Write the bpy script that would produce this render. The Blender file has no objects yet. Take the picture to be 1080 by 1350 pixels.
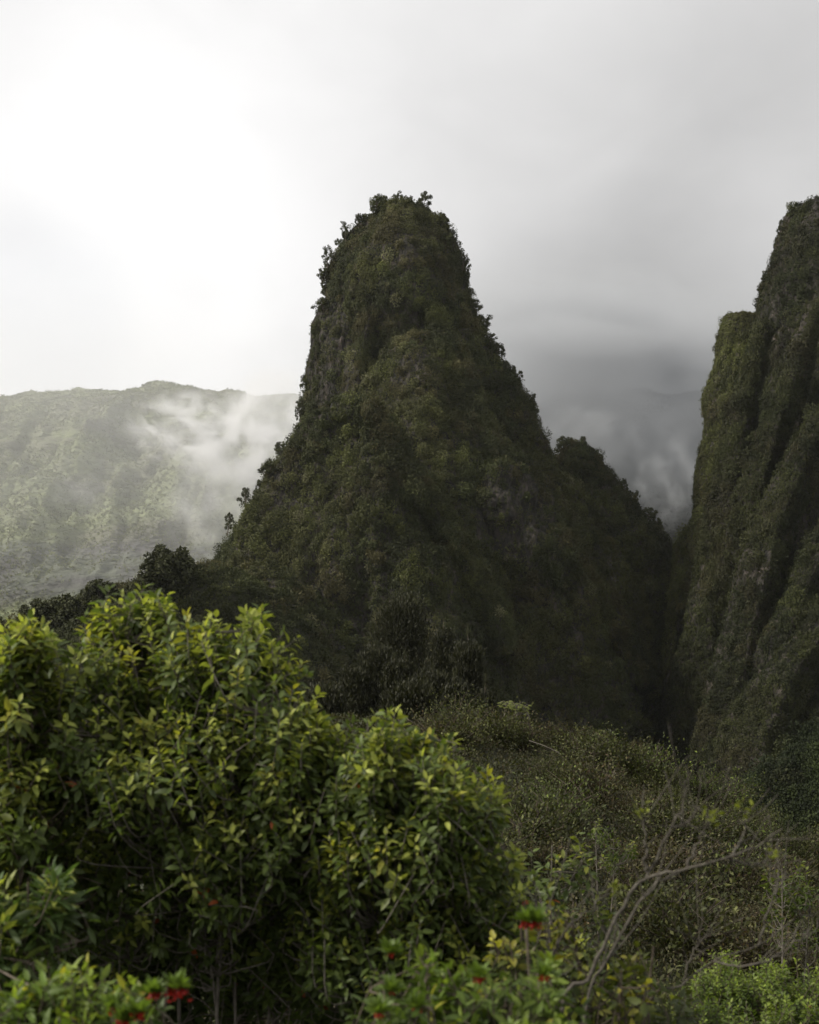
import bpy, math, random
import numpy as np
from mathutils import Vector

# ------------------------------------------------------------------ camera, sky, sun, exposure
S = bpy.context.scene
COL = S.collection
F = 1875.0                       # focal length in photograph pixels (50 mm on a 36 mm tall frame)
HOR = 950.0                      # photograph row of the horizon

cam_d = bpy.data.cameras.new("camera")
cam = bpy.data.objects.new("camera", cam_d)
COL.objects.link(cam)
cam.location = (0, 0, 0)
cam.rotation_euler = (math.radians(90), 0, 0)
cam_d.sensor_fit = 'VERTICAL'
cam_d.sensor_height = 36
cam_d.lens = 50
cam_d.shift_y = (HOR - 675.0) / 1350.0
cam_d.clip_start = 0.1
cam_d.clip_end = 20000
cam_d.dof.use_dof = True
cam_d.dof.focus_distance = 160
cam_d.dof.aperture_fstop = 3.4
S.camera = cam

SUN_EL, SUN_ROT = math.radians(38), math.radians(-100)      # sun behind thin cloud, low on the left
sun_dir = Vector((math.sin(SUN_ROT) * math.cos(SUN_EL), math.cos(SUN_ROT) * math.cos(SUN_EL), math.sin(SUN_EL)))

world = bpy.data.worlds.new("World")
S.world = world
world.use_nodes = True
wt = world.node_tree
wt.nodes.clear()
def W(t): return wt.nodes.new(t)
def wl(a, b): wt.links.new(a, b)
def wmath(op, a, b=None, c=None):
    n = W('ShaderNodeMath'); n.operation = op
    for i, v in enumerate((a, b, c)):
        if v is None: continue
        if isinstance(v, (int, float)): n.inputs[i].default_value = v
        else: wl(v, n.inputs[i])
    return n.outputs[0]
w_out = W('ShaderNodeOutputWorld'); w_bg = W('ShaderNodeBackground')
w_bg.inputs['Strength'].default_value = 0.1
sky = W('ShaderNodeTexSky'); sky.sky_type = 'NISHITA'; sky.sun_disc = False
sky.sun_elevation = SUN_EL; sky.sun_rotation = SUN_ROT
tc = W('ShaderNodeTexCoord')
def sky_patch(px, py, deg):
    """smooth patch of the cloud deck round a direction: 1 in its middle, 0 at deg degrees away"""
    v = Vector(((px - 540) / F, 1, (HOR - py) / F)).normalized()
    d = W('ShaderNodeVectorMath'); d.operation = 'DOT_PRODUCT'
    wl(tc.outputs['Generated'], d.inputs[0]); d.inputs[1].default_value = v
    m = W('ShaderNodeMapRange'); m.interpolation_type = 'SMOOTHERSTEP'
    wl(d.outputs['Value'], m.inputs['Value'])
    m.inputs['From Min'].default_value = math.cos(math.radians(deg)); m.inputs['From Max'].default_value = 1.0
    return m.outputs[0]
def cloud_noise(scale, detail, off, sz=1.0):
    mp = W('ShaderNodeMapping'); wl(tc.outputs['Generated'], mp.inputs['Vector'])
    mp.inputs['Location'].default_value = off; mp.inputs['Scale'].default_value = (1, 1, sz)
    n = W('ShaderNodeTexNoise'); wl(mp.outputs[0], n.inputs['Vector'])
    n.inputs['Scale'].default_value = scale; n.inputs['Detail'].default_value = detail
    n.inputs['Roughness'].default_value = 0.5; n.inputs['Distortion'].default_value = 0.4
    return wmath('SUBTRACT', n.outputs['Fac'], 0.5)
SKY_BASE = 8.9
b = wmath('ADD', SKY_BASE, wmath('MULTIPLY', cloud_noise(3.4, 4, (5.6, 0.9, 2.7), 1.6), 1.8))
b = wmath('ADD', b, wmath('MULTIPLY', cloud_noise(8.0, 5, (7.3, 2.2, 5.1), 1.5), 2.2))
b = wmath('ADD', b, wmath('MULTIPLY', sky_patch(160, 600, 20), 1.9))      # thin bright cloud over the left mountain
b = wmath('ADD', b, wmath('MULTIPLY', sky_patch(430, 40, 16), 0.9))
b = wmath('SUBTRACT', b, wmath('MULTIPLY', sky_patch(1120, 500, 28), 2.6)) # darker cloud on the right
b = wmath('SUBTRACT', b, wmath('MULTIPLY', sky_patch(800, 600, 11), 1.8))
b = wmath('SUBTRACT', b, wmath('MULTIPLY', sky_patch(200, 300, 13), 0.7))
cc = W('ShaderNodeCombineColor')
wl(b, cc.inputs[0]); wl(wmath('MULTIPLY', b, 0.992), cc.inputs[1]); wl(wmath('MULTIPLY', b, 0.985), cc.inputs[2])
mix = W('ShaderNodeMix'); mix.data_type = 'RGBA'
wl(wmath('ADD', 0.03, wmath('MULTIPLY', sky_patch(40, 405, 5.0), 0.06)), mix.inputs[0])
wl(cc.outputs[0], mix.inputs[6]); wl(sky.outputs[0], mix.inputs[7])
wl(mix.outputs[2], w_bg.inputs['Color']); wl(w_bg.outputs[0], w_out.inputs['Surface'])

sun_l = bpy.data.lights.new("sun", 'SUN')
sun_l.energy = 4.4; sun_l.angle = math.radians(7); sun_l.color = (1.0, 0.94, 0.84)
sun_o = bpy.data.objects.new("sun", sun_l); COL.objects.link(sun_o)
sun_o.rotation_euler = (-sun_dir).to_track_quat('-Z', 'Y').to_euler()
sun_o.location = sun_dir * 900

S.view_settings.view_transform = 'Standard'; S.view_settings.look = 'None'
S.view_settings.exposure = 0.0; S.view_settings.gamma = 1.0; S.view_settings.use_curve_mapping = False
S.render.engine = 'CYCLES'
S.cycles.use_denoising = True
S.cycles.max_bounces = 6; S.cycles.diffuse_bounces = 3; S.cycles.glossy_bounces = 2
S.cycles.transmission_bounces = 4; S.cycles.transparent_max_bounces = 8
S.cycles.volume_bounces = 4; S.cycles.volume_step_rate = 0.25; S.cycles.volume_max_steps = 256
S.cycles.sample_clamp_indirect = 6

# ------------------------------------------------------------------ helpers
def at(px, py, Y):
    return np.array(((px - 540) / F * Y, Y, (HOR - py) / F * Y))

def unit(v):
    n = np.linalg.norm(v, axis=-1, keepdims=True); n[n == 0] = 1
    return v / n

def _hash(ix, iy, iz, seed):
    h = (ix.astype(np.uint32) * np.uint32(374761393) + iy.astype(np.uint32) * np.uint32(668265263)
         + iz.astype(np.uint32) * np.uint32(2147483647) + np.uint32((seed * 974711 + 12345) & 0xffffffff))
    h = (h ^ (h >> np.uint32(13))) * np.uint32(1274126177)
    h = (h ^ (h >> np.uint32(16))) * np.uint32(2246822519)
    h ^= h >> np.uint32(15)
    return h.astype(np.float64) / 4294967295.0

def noise3(p, seed=0):
    """value noise in -1..1"""
    p = np.asarray(p, float) + 1000.0
    i = np.floor(p).astype(np.int64); f = p - i
    f = f * f * f * (f * (f * 6 - 15) + 10)
    r = 0
    for dx in (0, 1):
        wx = f[..., 0] if dx else 1 - f[..., 0]
        for dy in (0, 1):
            wy = f[..., 1] if dy else 1 - f[..., 1]
            for dz in (0, 1):
                wz = f[..., 2] if dz else 1 - f[..., 2]
                r = r + wx * wy * wz * _hash(i[..., 0] + dx, i[..., 1] + dy, i[..., 2] + dz, seed)
    return r * 2 - 1

def fbm(p, octv=4, seed=0, gain=0.5, ridged=False):
    p = np.asarray(p, float); r = 0; a = 1; t = 0
    for o in range(octv):
        n = noise3(p * 2.0 ** o + o * 17.3, seed + o * 31)
        if ridged: n = 1 - 2 * np.abs(n)
        r = r + a * n; t += a; a *= gain
    return r / t

class MB:
    """collects vertices, faces and a colour per vertex, then links them as ONE mesh object"""
    def __init__(s): s.v = []; s.c = []; s.l = []; s.k = []; s.n = 0
    def add(s, verts, faces, col=(0.5, 0.5, 0.5)):
        verts = np.asarray(verts, float).reshape(-1, 3); faces = np.asarray(faces, np.int64)
        col = np.broadcast_to(np.asarray(col, float), (len(verts), 3))
        s.v.append(verts); s.c.append(col); s.l.append((faces + s.n).ravel())
        s.k.append(np.full(len(faces), faces.shape[1], np.int64)); s.n += len(verts)
    def mesh(s, name, mat, smooth=False):
        me = bpy.data.meshes.new(name)
        if s.n:
            v = np.concatenate(s.v); c = np.concatenate(s.c); l = np.concatenate(s.l); k = np.concatenate(s.k)
            me.vertices.add(len(v)); me.vertices.foreach_set('co', v.ravel().astype(np.float32))
            me.loops.add(len(l)); me.loops.foreach_set('vertex_index', l.astype(np.int32))
            me.polygons.add(len(k))
            st = np.concatenate(([0], np.cumsum(k)[:-1]))
            me.polygons.foreach_set('loop_start', st.astype(np.int32))
            me.polygons.foreach_set('loop_total', k.astype(np.int32))
            if smooth: me.polygons.foreach_set('use_smooth', np.ones(len(k), bool))
            a = me.attributes.new('tint', 'FLOAT_COLOR', 'POINT')
            a.data.foreach_set('color', np.concatenate((c, np.ones((len(c), 1))), 1).ravel().astype(np.float32))
            me.update(calc_edges=True)
        me.materials.append(mat)
        return me
    def build(s, name, mat, parent=None, smooth=False):
        o = bpy.data.objects.new(name, s.mesh(name, mat, smooth)); COL.objects.link(o)
        if parent is not None: o.parent = parent
        return o

def tag(o, label=None, cat=None, group=None, kind=None):
    if label: o['label'] = label
    if cat: o['category'] = cat
    if group: o['group'] = group
    if kind: o['kind'] = kind
    return o

def empty(name, loc, label=None, cat=None, group=None):
    o = bpy.data.objects.new(name, None); COL.objects.link(o); o.location = loc
    o.empty_display_size = 0.2
    return tag(o, label, cat, group)

def dup(root):
    """copy of a thing with its parts and their sub-parts"""
    r = root.copy(); COL.objects.link(r)
    for ch in root.children:
        c = ch.copy(); COL.objects.link(c); c.parent = r
        for g in ch.children:
            d = g.copy(); COL.objects.link(d); d.parent = c
    return r

def tube(mb, pts, rad, sides=5, col=(0.5, 0.5, 0.5)):
    pts = np.asarray(pts, float); n = len(pts)
    rad = np.linspace(rad[0], rad[1], n) if len(rad) == 2 and n != 2 else np.asarray(rad, float)
    t = unit(np.gradient(pts, axis=0))
    ref = np.tile(np.array([[0.31, 0.87, 0.12]]), (n, 1)); 
    u = unit(np.cross(t, ref)); w = np.cross(t, u)
    a = np.linspace(0, 2 * math.pi, sides, endpoint=False)
    ring = u[:, None] * np.cos(a)[None, :, None] + w[:, None] * np.sin(a)[None, :, None]
    v = pts[:, None] + ring * rad[:, None, None]
    i = np.arange(n - 1)[:, None] * sides; j = np.arange(sides)[None]
    j2 = (j + 1) % sides
    f = np.stack((i + j, i + j2, i + sides + j2, i + sides + j), -1).reshape(-1, 4)
    mb.add(v.reshape(-1, 3), f, col)

def curve_pts(pts, n=10):
    """smooth curve through control points (Catmull-Rom)"""
    p = np.asarray(pts, float)
    if len(p) < 3: return np.linspace(p[0], p[-1], n)
    q = np.vstack((2 * p[0] - p[1], p, 2 * p[-1] - p[-2])); out = []
    m = max(2, n // (len(p) - 1))
    for i in range(len(p) - 1):
        a, b_, c, d = q[i:i + 4]
        for t in np.linspace(0, 1, m, endpoint=False):
            out.append(0.5 * (2 * b_ + (c - a) * t + (2 * a - 5 * b_ + 4 * c - d) * t * t + (3 * b_ - a - 3 * c + d) * t ** 3))
    out.append(p[-1])
    return np.array(out)

def leaves(mb, pos, d, nrm, ln, wd, col, droop=0.12):
    """blade leaves: folded along the midrib, curved, pointed; all arrays are one row per leaf"""
    n = len(pos)
    if n == 0: return
    d = unit(d); s = unit(np.cross(d, nrm)); nn = np.cross(s, d)
    ln = np.broadcast_to(ln, (n,))[:, None]; wd = np.broadcast_to(wd, (n,))[:, None]
    V = np.empty((n, 8, 3))
    V[:, 0] = pos
    for k, (t, w_) in enumerate(((0.32, 0.5), (0.68, 0.42))):
        m = pos + d * ln * t - nn * ln * droop * t * t
        V[:, 1 + k] = m
        V[:, 3 + k] = m - s * wd * w_ + nn * wd * 0.16
        V[:, 5 + k] = m + s * wd * w_ + nn * wd * 0.16
    V[:, 7] = pos + d * ln - nn * ln * droop
    base = (np.arange(n) * 8)[:, None]
    tri = np.array([[0, 1, 3], [0, 5, 1], [4, 2, 7], [2, 6, 7]]); qd = np.array([[3, 1, 2, 4], [1, 5, 6, 2]])
    col = np.broadcast_to(np.asarray(col, float), (n, 3))
    C = np.repeat(col, 8, 0)
    ft = (base[:, None] + tri[None]).reshape(-1, 3); fq = (base[:, None] + qd[None]).reshape(-1, 4)
    n0 = mb.n
    mb.add(V.reshape(-1, 3), ft, C)
    mb.l.append((fq + n0).ravel()); mb.k.append(np.full(len(fq), 4, np.int64))

def flecks(mb, pos, d, nrm, ln, wd, col):
    """small leaf-sized four-cornered blades, one row per leaf"""
    n = len(pos)
    d = unit(d); s = unit(np.cross(d, nrm)); nn = np.cross(s, d)
    ln = np.broadcast_to(ln, (n,))[:, None]; wd = np.broadcast_to(wd, (n,))[:, None]
    V = np.empty((n, 4, 3))
    V[:, 0] = pos - d * ln * 0.5; V[:, 2] = pos + d * ln * 0.5 - nn * ln * 0.1
    V[:, 1] = pos - s * wd * 0.5 + nn * wd * 0.15; V[:, 3] = pos + s * wd * 0.5 + nn * wd * 0.15
    f = (np.arange(n) * 4)[:, None] + np.arange(4)[None]
    mb.add(V.reshape(-1, 3), f, np.repeat(np.broadcast_to(col, (n, 3)), 4, 0))

def rand_unit(rng, n):
    return unit(rng.normal(size=(n, 3)))

# ------------------------------------------------------------------ materials
def new_mat(name):
    m = bpy.data.materials.new(name); m.use_nodes = True
    nt = m.node_tree; nt.nodes.clear()
    return m, nt, nt.nodes.new('ShaderNodeOutputMaterial')

def leaf_mat(name, rough=0.5, trans=0.3, spec=0.4, var=0.25, scale=3.0):
    """leaf tissue: the leaf's own tint from the mesh, mottled, partly letting light through"""
    m, nt, out = new_mat(name)
    at_ = nt.nodes.new('ShaderNodeAttribute'); at_.attribute_name = 'tint'
    g = nt.nodes.new('ShaderNodeNewGeometry')
    no = nt.nodes.new('ShaderNodeTexNoise'); no.inputs['Scale'].default_value = scale; no.inputs['Detail'].default_value = 3
    nt.links.new(g.outputs['Position'], no.inputs['Vector'])
    mr = nt.nodes.new('ShaderNodeMapRange'); nt.links.new(no.outputs['Fac'], mr.inputs['Value'])
    mr.inputs['From Min'].default_value = 0.3; mr.inputs['From Max'].default_value = 0.7
    mr.inputs['To Min'].default_value = 1 - var; mr.inputs['To Max'].default_value = 1 + var
    mu = nt.nodes.new('ShaderNodeVectorMath'); mu.operation = 'SCALE'
    nt.links.new(at_.outputs['Color'], mu.inputs[0]); nt.links.new(mr.outputs[0], mu.inputs['Scale'])
    pb = nt.nodes.new('ShaderNodeBsdfPrincipled')
    pb.inputs['Roughness'].default_value = rough; pb.inputs['Specular IOR Level'].default_value = spec
    nt.links.new(mu.outputs[0], pb.inputs['Base Color'])
    tr = nt.nodes.new('ShaderNodeBsdfTranslucent')
    t2 = nt.nodes.new('ShaderNodeVectorMath'); t2.operation = 'MULTIPLY'; t2.inputs[1].default_value = (1.25, 1.3, 0.6)
    nt.links.new(mu.outputs[0], t2.inputs[0]); nt.links.new(t2.outputs[0], tr.inputs['Color'])
    mx = nt.nodes.new('ShaderNodeMixShader'); mx.inputs[0].default_value = trans
    nt.links.new(pb.outputs[0], mx.inputs[1]); nt.links.new(tr.outputs[0], mx.inputs[2])
    nt.links.new(mx.outputs[0], out.inputs['Surface'])
    return m

def ramp_mat(name, stops, scale=1.0, stretch=(1, 1, 1), detail=6, rough=0.9, bump=0.3, bscale=4.0, bdist=0.3, tint=False):
    """procedural mottled surface: noise through a colour ramp, with bump"""
    m, nt, out = new_mat(name)
    g = nt.nodes.new('ShaderNodeNewGeometry')
    mp = nt.nodes.new('ShaderNodeMapping'); mp.inputs['Scale'].default_value = stretch
    nt.links.new(g.outputs['Position'], mp.inputs['Vector'])
    no = nt.nodes.new('ShaderNodeTexNoise'); no.inputs['Scale'].default_value = scale
    no.inputs['Detail'].default_value = detail; no.inputs['Roughness'].default_value = 0.62; no.inputs['Distortion'].default_value = 0.5
    nt.links.new(mp.outputs[0], no.inputs['Vector'])
    cr = nt.nodes.new('ShaderNodeValToRGB'); nt.links.new(no.outputs['Fac'], cr.inputs[0])
    el = cr.color_ramp.elements
    while len(el) < len(stops): el.new(0.5)
    for e, (p, c) in zip(el, stops): e.position = p; e.color = (*c, 1)
    pb = nt.nodes.new('ShaderNodeBsdfPrincipled'); pb.inputs['Roughness'].default_value = rough
    pb.inputs['Specular IOR Level'].default_value = 0.25
    src = cr.outputs[0]
    if tint:
        a = nt.nodes.new('ShaderNodeAttribute'); a.attribute_name = 'tint'
        mu = nt.nodes.new('ShaderNodeVectorMath'); mu.operation = 'MULTIPLY'
        nt.links.new(src, mu.inputs[0]); nt.links.new(a.outputs['Color'], mu.inputs[1]); src = mu.outputs[0]
    nt.links.new(src, pb.inputs['Base Color'])
    n2 = nt.nodes.new('ShaderNodeTexNoise'); n2.inputs['Scale'].default_value = bscale; n2.inputs['Detail'].default_value = 8
    nt.links.new(mp.outputs[0], n2.inputs['Vector'])
    bp = nt.nodes.new('ShaderNodeBump'); bp.inputs['Strength'].default_value = bump; bp.inputs['Distance'].default_value = bdist
    nt.links.new(n2.outputs['Fac'], bp.inputs['Height']); nt.links.new(bp.outputs[0], pb.inputs['Normal'])
    nt.links.new(pb.outputs[0], out.inputs['Surface'])
    return m

M_LEAF = leaf_mat('broad_leaf', rough=0.5, trans=0.42, spec=0.35, var=0.22, scale=14)
M_FINE = leaf_mat('fine_foliage', rough=0.65, trans=0.22, spec=0.25, var=0.3, scale=2.0)
M_FAR = leaf_mat('cliff_foliage', rough=0.75, trans=0.15, spec=0.2, var=0.35, scale=0.09)
M_PETAL = leaf_mat('red_petal', rough=0.5, trans=0.25, spec=0.3, var=0.2, scale=30)
M_BARK = ramp_mat('grey_bark', [(0.3, (0.05, 0.04, 0.03)), (0.55, (0.13, 0.105, 0.08)), (0.75, (0.22, 0.19, 0.155))], scale=18, stretch=(1, 1, 0.3), bscale=40, bdist=0.01)
M_PALEBARK = ramp_mat('pale_bark', [(0.3, (0.07, 0.06, 0.05)), (0.7, (0.19, 0.17, 0.14))], scale=22, stretch=(1, 1, 0.4), bscale=40, bdist=0.01)
M_TWIG = ramp_mat('lichened_twig_bark', [(0.3, (0.045, 0.038, 0.03)), (0.55, (0.09, 0.08, 0.065)), (0.75, (0.16, 0.148, 0.12))], scale=35, bscale=60, bdist=0.008)
M_DRYBARK = ramp_mat('dry_brown_bark', [(0.3, (0.035, 0.027, 0.02)), (0.7, (0.09, 0.072, 0.053))], scale=22, bscale=40, bdist=0.01)
M_ROCK = ramp_mat('weathered_rock', [(0.3, (0.012, 0.012, 0.010)), (0.47, (0.026, 0.024, 0.019)), (0.58, (0.048, 0.041, 0.034)), (0.8, (0.16, 0.13, 0.11))],
                  scale=0.42, stretch=(1, 1, 0.4), detail=10, bump=1.0, bscale=0.6, bdist=3.0)
M_SOIL = ramp_mat('dark_soil', [(0.3, (0.010, 0.010, 0.006)), (0.55, (0.02, 0.021, 0.010)), (0.8, (0.036, 0.042, 0.016))], scale=1.2, bump=0.6, bscale=6, bdist=0.15)  # dark, slightly green soil, mottled in its own colour

# ------------------------------------------------------------------ rock masses: lofted, gullied, each with its own depth
class Loft:
    """A mass of rock given by its left and right outline (photograph rows) at its own distance; oval in plan, gullied by noise."""
    def __init__(s, rows, Y, ratio=0.7, front=None, bmax=1e9, n=1.8, amp=2.0, fine=0.7, seed=0, nz=120, nt=200, gully=0.055, cap=0.22, inset=5, drop=7, skew=0.0):
        rows = sorted(rows)
        py = np.array([r[0] for r in rows], float) + drop; xl = np.array([r[1] for r in rows], float) + inset; xr = np.array([r[2] for r in rows], float) - inset
        yy = np.array([r[3] if len(r) > 3 else Y for r in rows], float)
        s.z = (HOR - py) / F * yy; s.cx = ((xl + xr) / 2 - 540) / F * yy; s.a = (xr - xl) / 2 / F * yy; s.yc = yy
        o = np.argsort(s.z); s.z = s.z[o]; s.cx = s.cx[o]; s.a = s.a[o]; s.yc = s.yc[o]
        s.b = np.minimum(s.a * ratio, bmax); s.Y = Y; s.n = n; s.amp = amp; s.skew = skew
        zt = s.z[-1]; a0 = s.a[-1]
        zs = np.linspace(s.z[0], zt, nz)
        t = np.linspace(0, 1, 7)[1:]
        rowz = np.concatenate((zs, zt + a0 * cap * np.sin(t * math.pi / 2)))
        sc = np.concatenate((np.ones(nz), np.maximum(np.cos(t * math.pi / 2), 0.02)))
        cx, a, b_, yc = s.prof(np.minimum(rowz, zt))
        th = np.linspace(0, 2 * math.pi, nt, endpoint=False) + 0.013
        c, si = np.cos(th), np.sin(th)
        ex = np.sign(c) * np.abs(c) ** (2 / n); ey = np.sign(si) * np.abs(si) ** (2 / n)
        ex = np.where(si < 0, ex + skew * (1 - np.abs(ex)), ex)      # the crest facing the valley sits off centre
        P = np.empty((len(rowz), nt, 3))
        P[..., 0] = cx[:, None] + a[:, None] * sc[:, None] * ex
        P[..., 1] = yc[:, None] + b_[:, None] * sc[:, None] * ey
        P[..., 2] = rowz[:, None]
        q = P + seed * 37.0
        g = fbm(q * np.array([gully, gully, gully * 0.28]), 4, seed, 0.55, True)
        g2 = fbm(q * np.array([0.2, 0.2, 0.13]), 4, seed + 7)
        led = fbm(q * np.array([0.03, 0.03, 0.25]), 3, seed + 13)
        lump = fbm(q * np.array([0.085, 0.085, 0.06]), 2, seed + 41)
        D = amp * g + 1.9 * fine * lump + fine * g2 + fine * 0.5 * led
        w_ = np.minimum(1, (0.15 + sc)) [:, None]
        nrm = np.stack((np.broadcast_to(c, D.shape), np.broadcast_to(si, D.shape), np.zeros_like(D)), -1)
        P = P + nrm * (D * w_)[..., None]
        P[..., 2] += 0.5 * fine * fbm(q * 0.15, 3, seed + 23)
        s.P = P
    def prof(s, z):
        return np.interp(z, s.z, s.cx), np.interp(z, s.z, s.a), np.interp(z, s.z, s.b), np.interp(z, s.z, s.yc)
    def inside(s, p, k=0.93):
        cx, a, b_, yc = s.prof(p[:, 2])
        u = (p[:, 0] - cx) / np.maximum(a - s.amp * 0.6, 0.1)
        u = np.where(p[:, 1] < yc, (u - s.skew) / np.where(u > s.skew, 1 - s.skew, 1 + s.skew), u)
        v = np.abs(u) ** s.n + (np.abs(p[:, 1] - yc) / np.maximum(b_ - s.amp * 0.6, 0.1)) ** s.n
        return (v < k) & (p[:, 2] > s.z[0]) & (p[:, 2] < s.z[-1])
    def quads(s):
        nr, nt = s.P.shape[:2]
        i = np.arange(nr - 1)[:, None] * nt; j = np.arange(nt)[None]; j2 = (j + 1) % nt
        return np.stack((i + j, i + j2, i + nt + j2, i + nt + j), -1).reshape(-1, 4)
    def sample(s, rng, n, face=-0.25):
        """points on the outside of the mass that someone near the viewpoint could see, with normals"""
        V = s.P.reshape(-1, 3); q = s.quads()
        A, B, C, D = (V[q[:, k]] for k in range(4))
        nr = np.cross(C - A, D - B); ar = np.linalg.norm(nr, axis=1) + 1e-9; nr = nr / ar[:, None]
        cen = (A + B + C + D) / 4
        vis = (nr * unit(-cen)).sum(1) > face
        w_ = ar * vis; k = rng.choice(len(q), n, p=w_ / w_.sum())
        u, v = rng.random((2, n, 1))
        p = (A[k] * (1 - u) + B[k] * u) * (1 - v) + (D[k] * (1 - u) + C[k] * u) * v
        return p, nr[k]

def rock_object(name, lofts, label, cat, kind='structure'):
    mb = MB()
    for L in lofts: mb.add(L.P.reshape(-1, 3), L.quads())
    o = mb.build(name, M_ROCK, smooth=True)
    return tag(o, label, cat, kind=kind)

PAL = np.array([(0.030, 0.034, 0.017), (0.043, 0.044, 0.021), (0.062, 0.059, 0.028), (0.069, 0.055, 0.033), (0.074, 0.076, 0.030), (0.11, 0.098, 0.072)])
def palette(p, rng, bias=0.0, green=0.0, brown=0.0):
    """plant kinds vary in patches over the slopes"""
    n = fbm(p * 0.045, 3, 91); n2 = fbm(p * 0.11, 2, 55)
    r = rng.random(len(p))
    k = np.zeros(len(p), int)
    k[(n + bias + 0.5 * (r - 0.5)) > -0.05] = 1
    k[(n + bias + 0.5 * (r - 0.5)) > 0.22] = 2
    k[(n2 + brown + 0.6 * (r - 0.5)) > 0.42] = 3
    k[(n2 - green + 0.6 * (rng.random(len(p)) - 0.5)) < -0.48] = 4
    k[rng.random(len(p)) < 0.035 + 0.1 * max(brown, 0)] = 5
    return (0.6 * PAL[k] + 0.4 * PAL[1]) * (0.85 + 0.3 * rng.random((len(p), 1)))

def scrub(mb, p, nr, rng, k, rad, size, col, up=0.5):
    """k leaf tufts round every point"""
    n = len(p)
    P = np.repeat(p, k, 0); N = np.repeat(nr, k, 0); R = np.repeat(np.broadcast_to(rad, (n,)), k)[:, None]
    u = rand_unit(rng, n * k)
    u = np.where(((u * N).sum(1) < -0.2)[:, None], -u, u)
    rr = rng.random((n * k, 1)) ** 0.45
    pos = P + N * R * 0.15 + u * R * rr * np.array([1, 1, 1.15])
    d = unit(u * 0.7 + np.array([0, 0, up]) + rng.normal(size=(n * k, 3)) * 0.5)
    nn = unit(u * 0.7 + N * 1.3 + np.array([0, 0, 0.35]) + rng.normal(size=(n * k, 3)) * 0.35)
    sz = np.repeat(np.broadcast_to(size, (n,)), k) * (0.6 + 0.8 * rng.random(n * k))
    c = np.repeat(np.broadcast_to(col, (n, 3)), k, 0) * (0.75 + 0.5 * rng.random((n * k, 1)))
    flecks(mb, pos, d, nn, sz, sz * 0.55, c)

def fin(rows, w0, w1, Y, seed, **k):
    """narrow rib of rock: crest points (row, column[, distance]), widening downwards"""
    n = len(rows); out = []
    for i, q in enumerate(rows):
        w_ = w0 + (w1 - w0) * i / (n - 1)
        out.append((q[0], q[1] - w_, q[1] + w_) + tuple(q[2:]))
    a = dict(ratio=1.3, n=1.25, amp=1.6, fine=0.9, nz=110, nt=110, inset=0, drop=4, cap=0.4); a.update(k)
    return Loft(out, Y, seed=seed, **a)

# ---- the rock pinnacle
NEEDLE = [
    Loft([(268, 492, 545), (278, 478, 560), (290, 460, 582), (312, 446, 600), (345, 428, 612), (400, 419, 622), (430, 415, 630), (460, 411, 650), (500, 405, 680),
          (550, 397, 700), (590, 383, 718), (650, 340, 770), (700, 300, 800), (745, 280, 830), (800, 264, 855), (900, 240, 885), (1000, 215, 905), (1150, 180, 920)],
         472, ratio=0.62, bmax=46, skew=0.25, n=1.45, amp=3.8, fine=1.2, seed=1, nz=260, nt=320),
    Loft([(528, 445, 488), (545, 412, 508), (580, 395, 528), (620, 366, 548), (680, 328, 584), (740, 296, 618), (800, 284, 645), (900, 272, 690), (1000, 255, 735), (1120, 240, 760)],
         401, ratio=0.62, bmax=38, skew=0.55, n=1.15, amp=4.5, fine=1.1, seed=2, nz=170, nt=220),
    Loft([(742, 330, 358), (760, 304, 394), (800, 284, 430), (850, 274, 460), (920, 262, 500), (1050, 250, 530)], 374, ratio=0.7, bmax=22, skew=0.35, n=1.3, amp=1.8, fine=0.8, seed=3, nz=90, nt=140),
    Loft([(418, 526, 556, 452), (450, 505, 590, 448), (500, 482, 622, 442), (560, 476, 650, 434), (650, 480, 700, 426), (750, 490, 740, 424), (900, 500, 800, 424), (1050, 500, 830, 424)], 449, ratio=0.5, bmax=34, skew=0.05, n=1.15, amp=4.0, fine=1.1, seed=4, nz=170, nt=180),
    Loft([(612, 648, 694), (650, 618, 735), (700, 606, 752), (750, 598, 772), (850, 590, 806), (1000, 600, 850), (1100, 600, 860)], 421, ratio=0.5, bmax=30, skew=-0.1, n=1.3, amp=4.2, fine=1.3, seed=5, nz=130, nt=160),
    Loft([(300, 495, 560), (330, 470, 590), (380, 455, 605), (440, 470, 600), (520, 500, 610)], 456, ratio=0.5, bmax=20, skew=0.25, n=1.35, amp=2.0, fine=0.9, seed=6, nz=90, nt=120),
    fin([(536, 488), (580, 514), (620, 540), (680, 578), (740, 612), (800, 642), (860, 668)], 13, 26, 394, 61),
    fin([(308, 540, 462), (360, 556, 456), (420, 572, 451), (480, 594, 447), (540, 618, 441), (600, 642, 433), (660, 668, 426), (740, 700, 430), (820, 730, 440)], 10, 30, 450, 62),
    fin([(690, 735), (760, 768), (820, 798), (900, 832)], 14, 30, 446, 63),
    fin([(300, 508, 462), (350, 500, 459), (410, 490, 456), (470, 476, 453), (540, 470, 449)], 9, 20, 458, 65),
]
SPUR = [
    Loft([(580, 752, 780), (600, 728, 796), (640, 712, 824), (680, 704, 850), (720, 694, 888), (780, 682, 905), (900, 655, 930), (1100, 620, 960)], 500, ratio=0.6, bmax=40, skew=0.1, n=1.2, amp=3.5, fine=1.0, seed=8, nz=150, nt=180),
    Loft([(650, 765, 800), (700, 745, 850), (760, 730, 885), (850, 715, 905), (1000, 700, 920), (1100, 690, 930)], 474, ratio=0.6, bmax=28, skew=0.15, n=1.2, amp=3.5, fine=1.0, seed=9, nz=120, nt=140),
]
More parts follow.
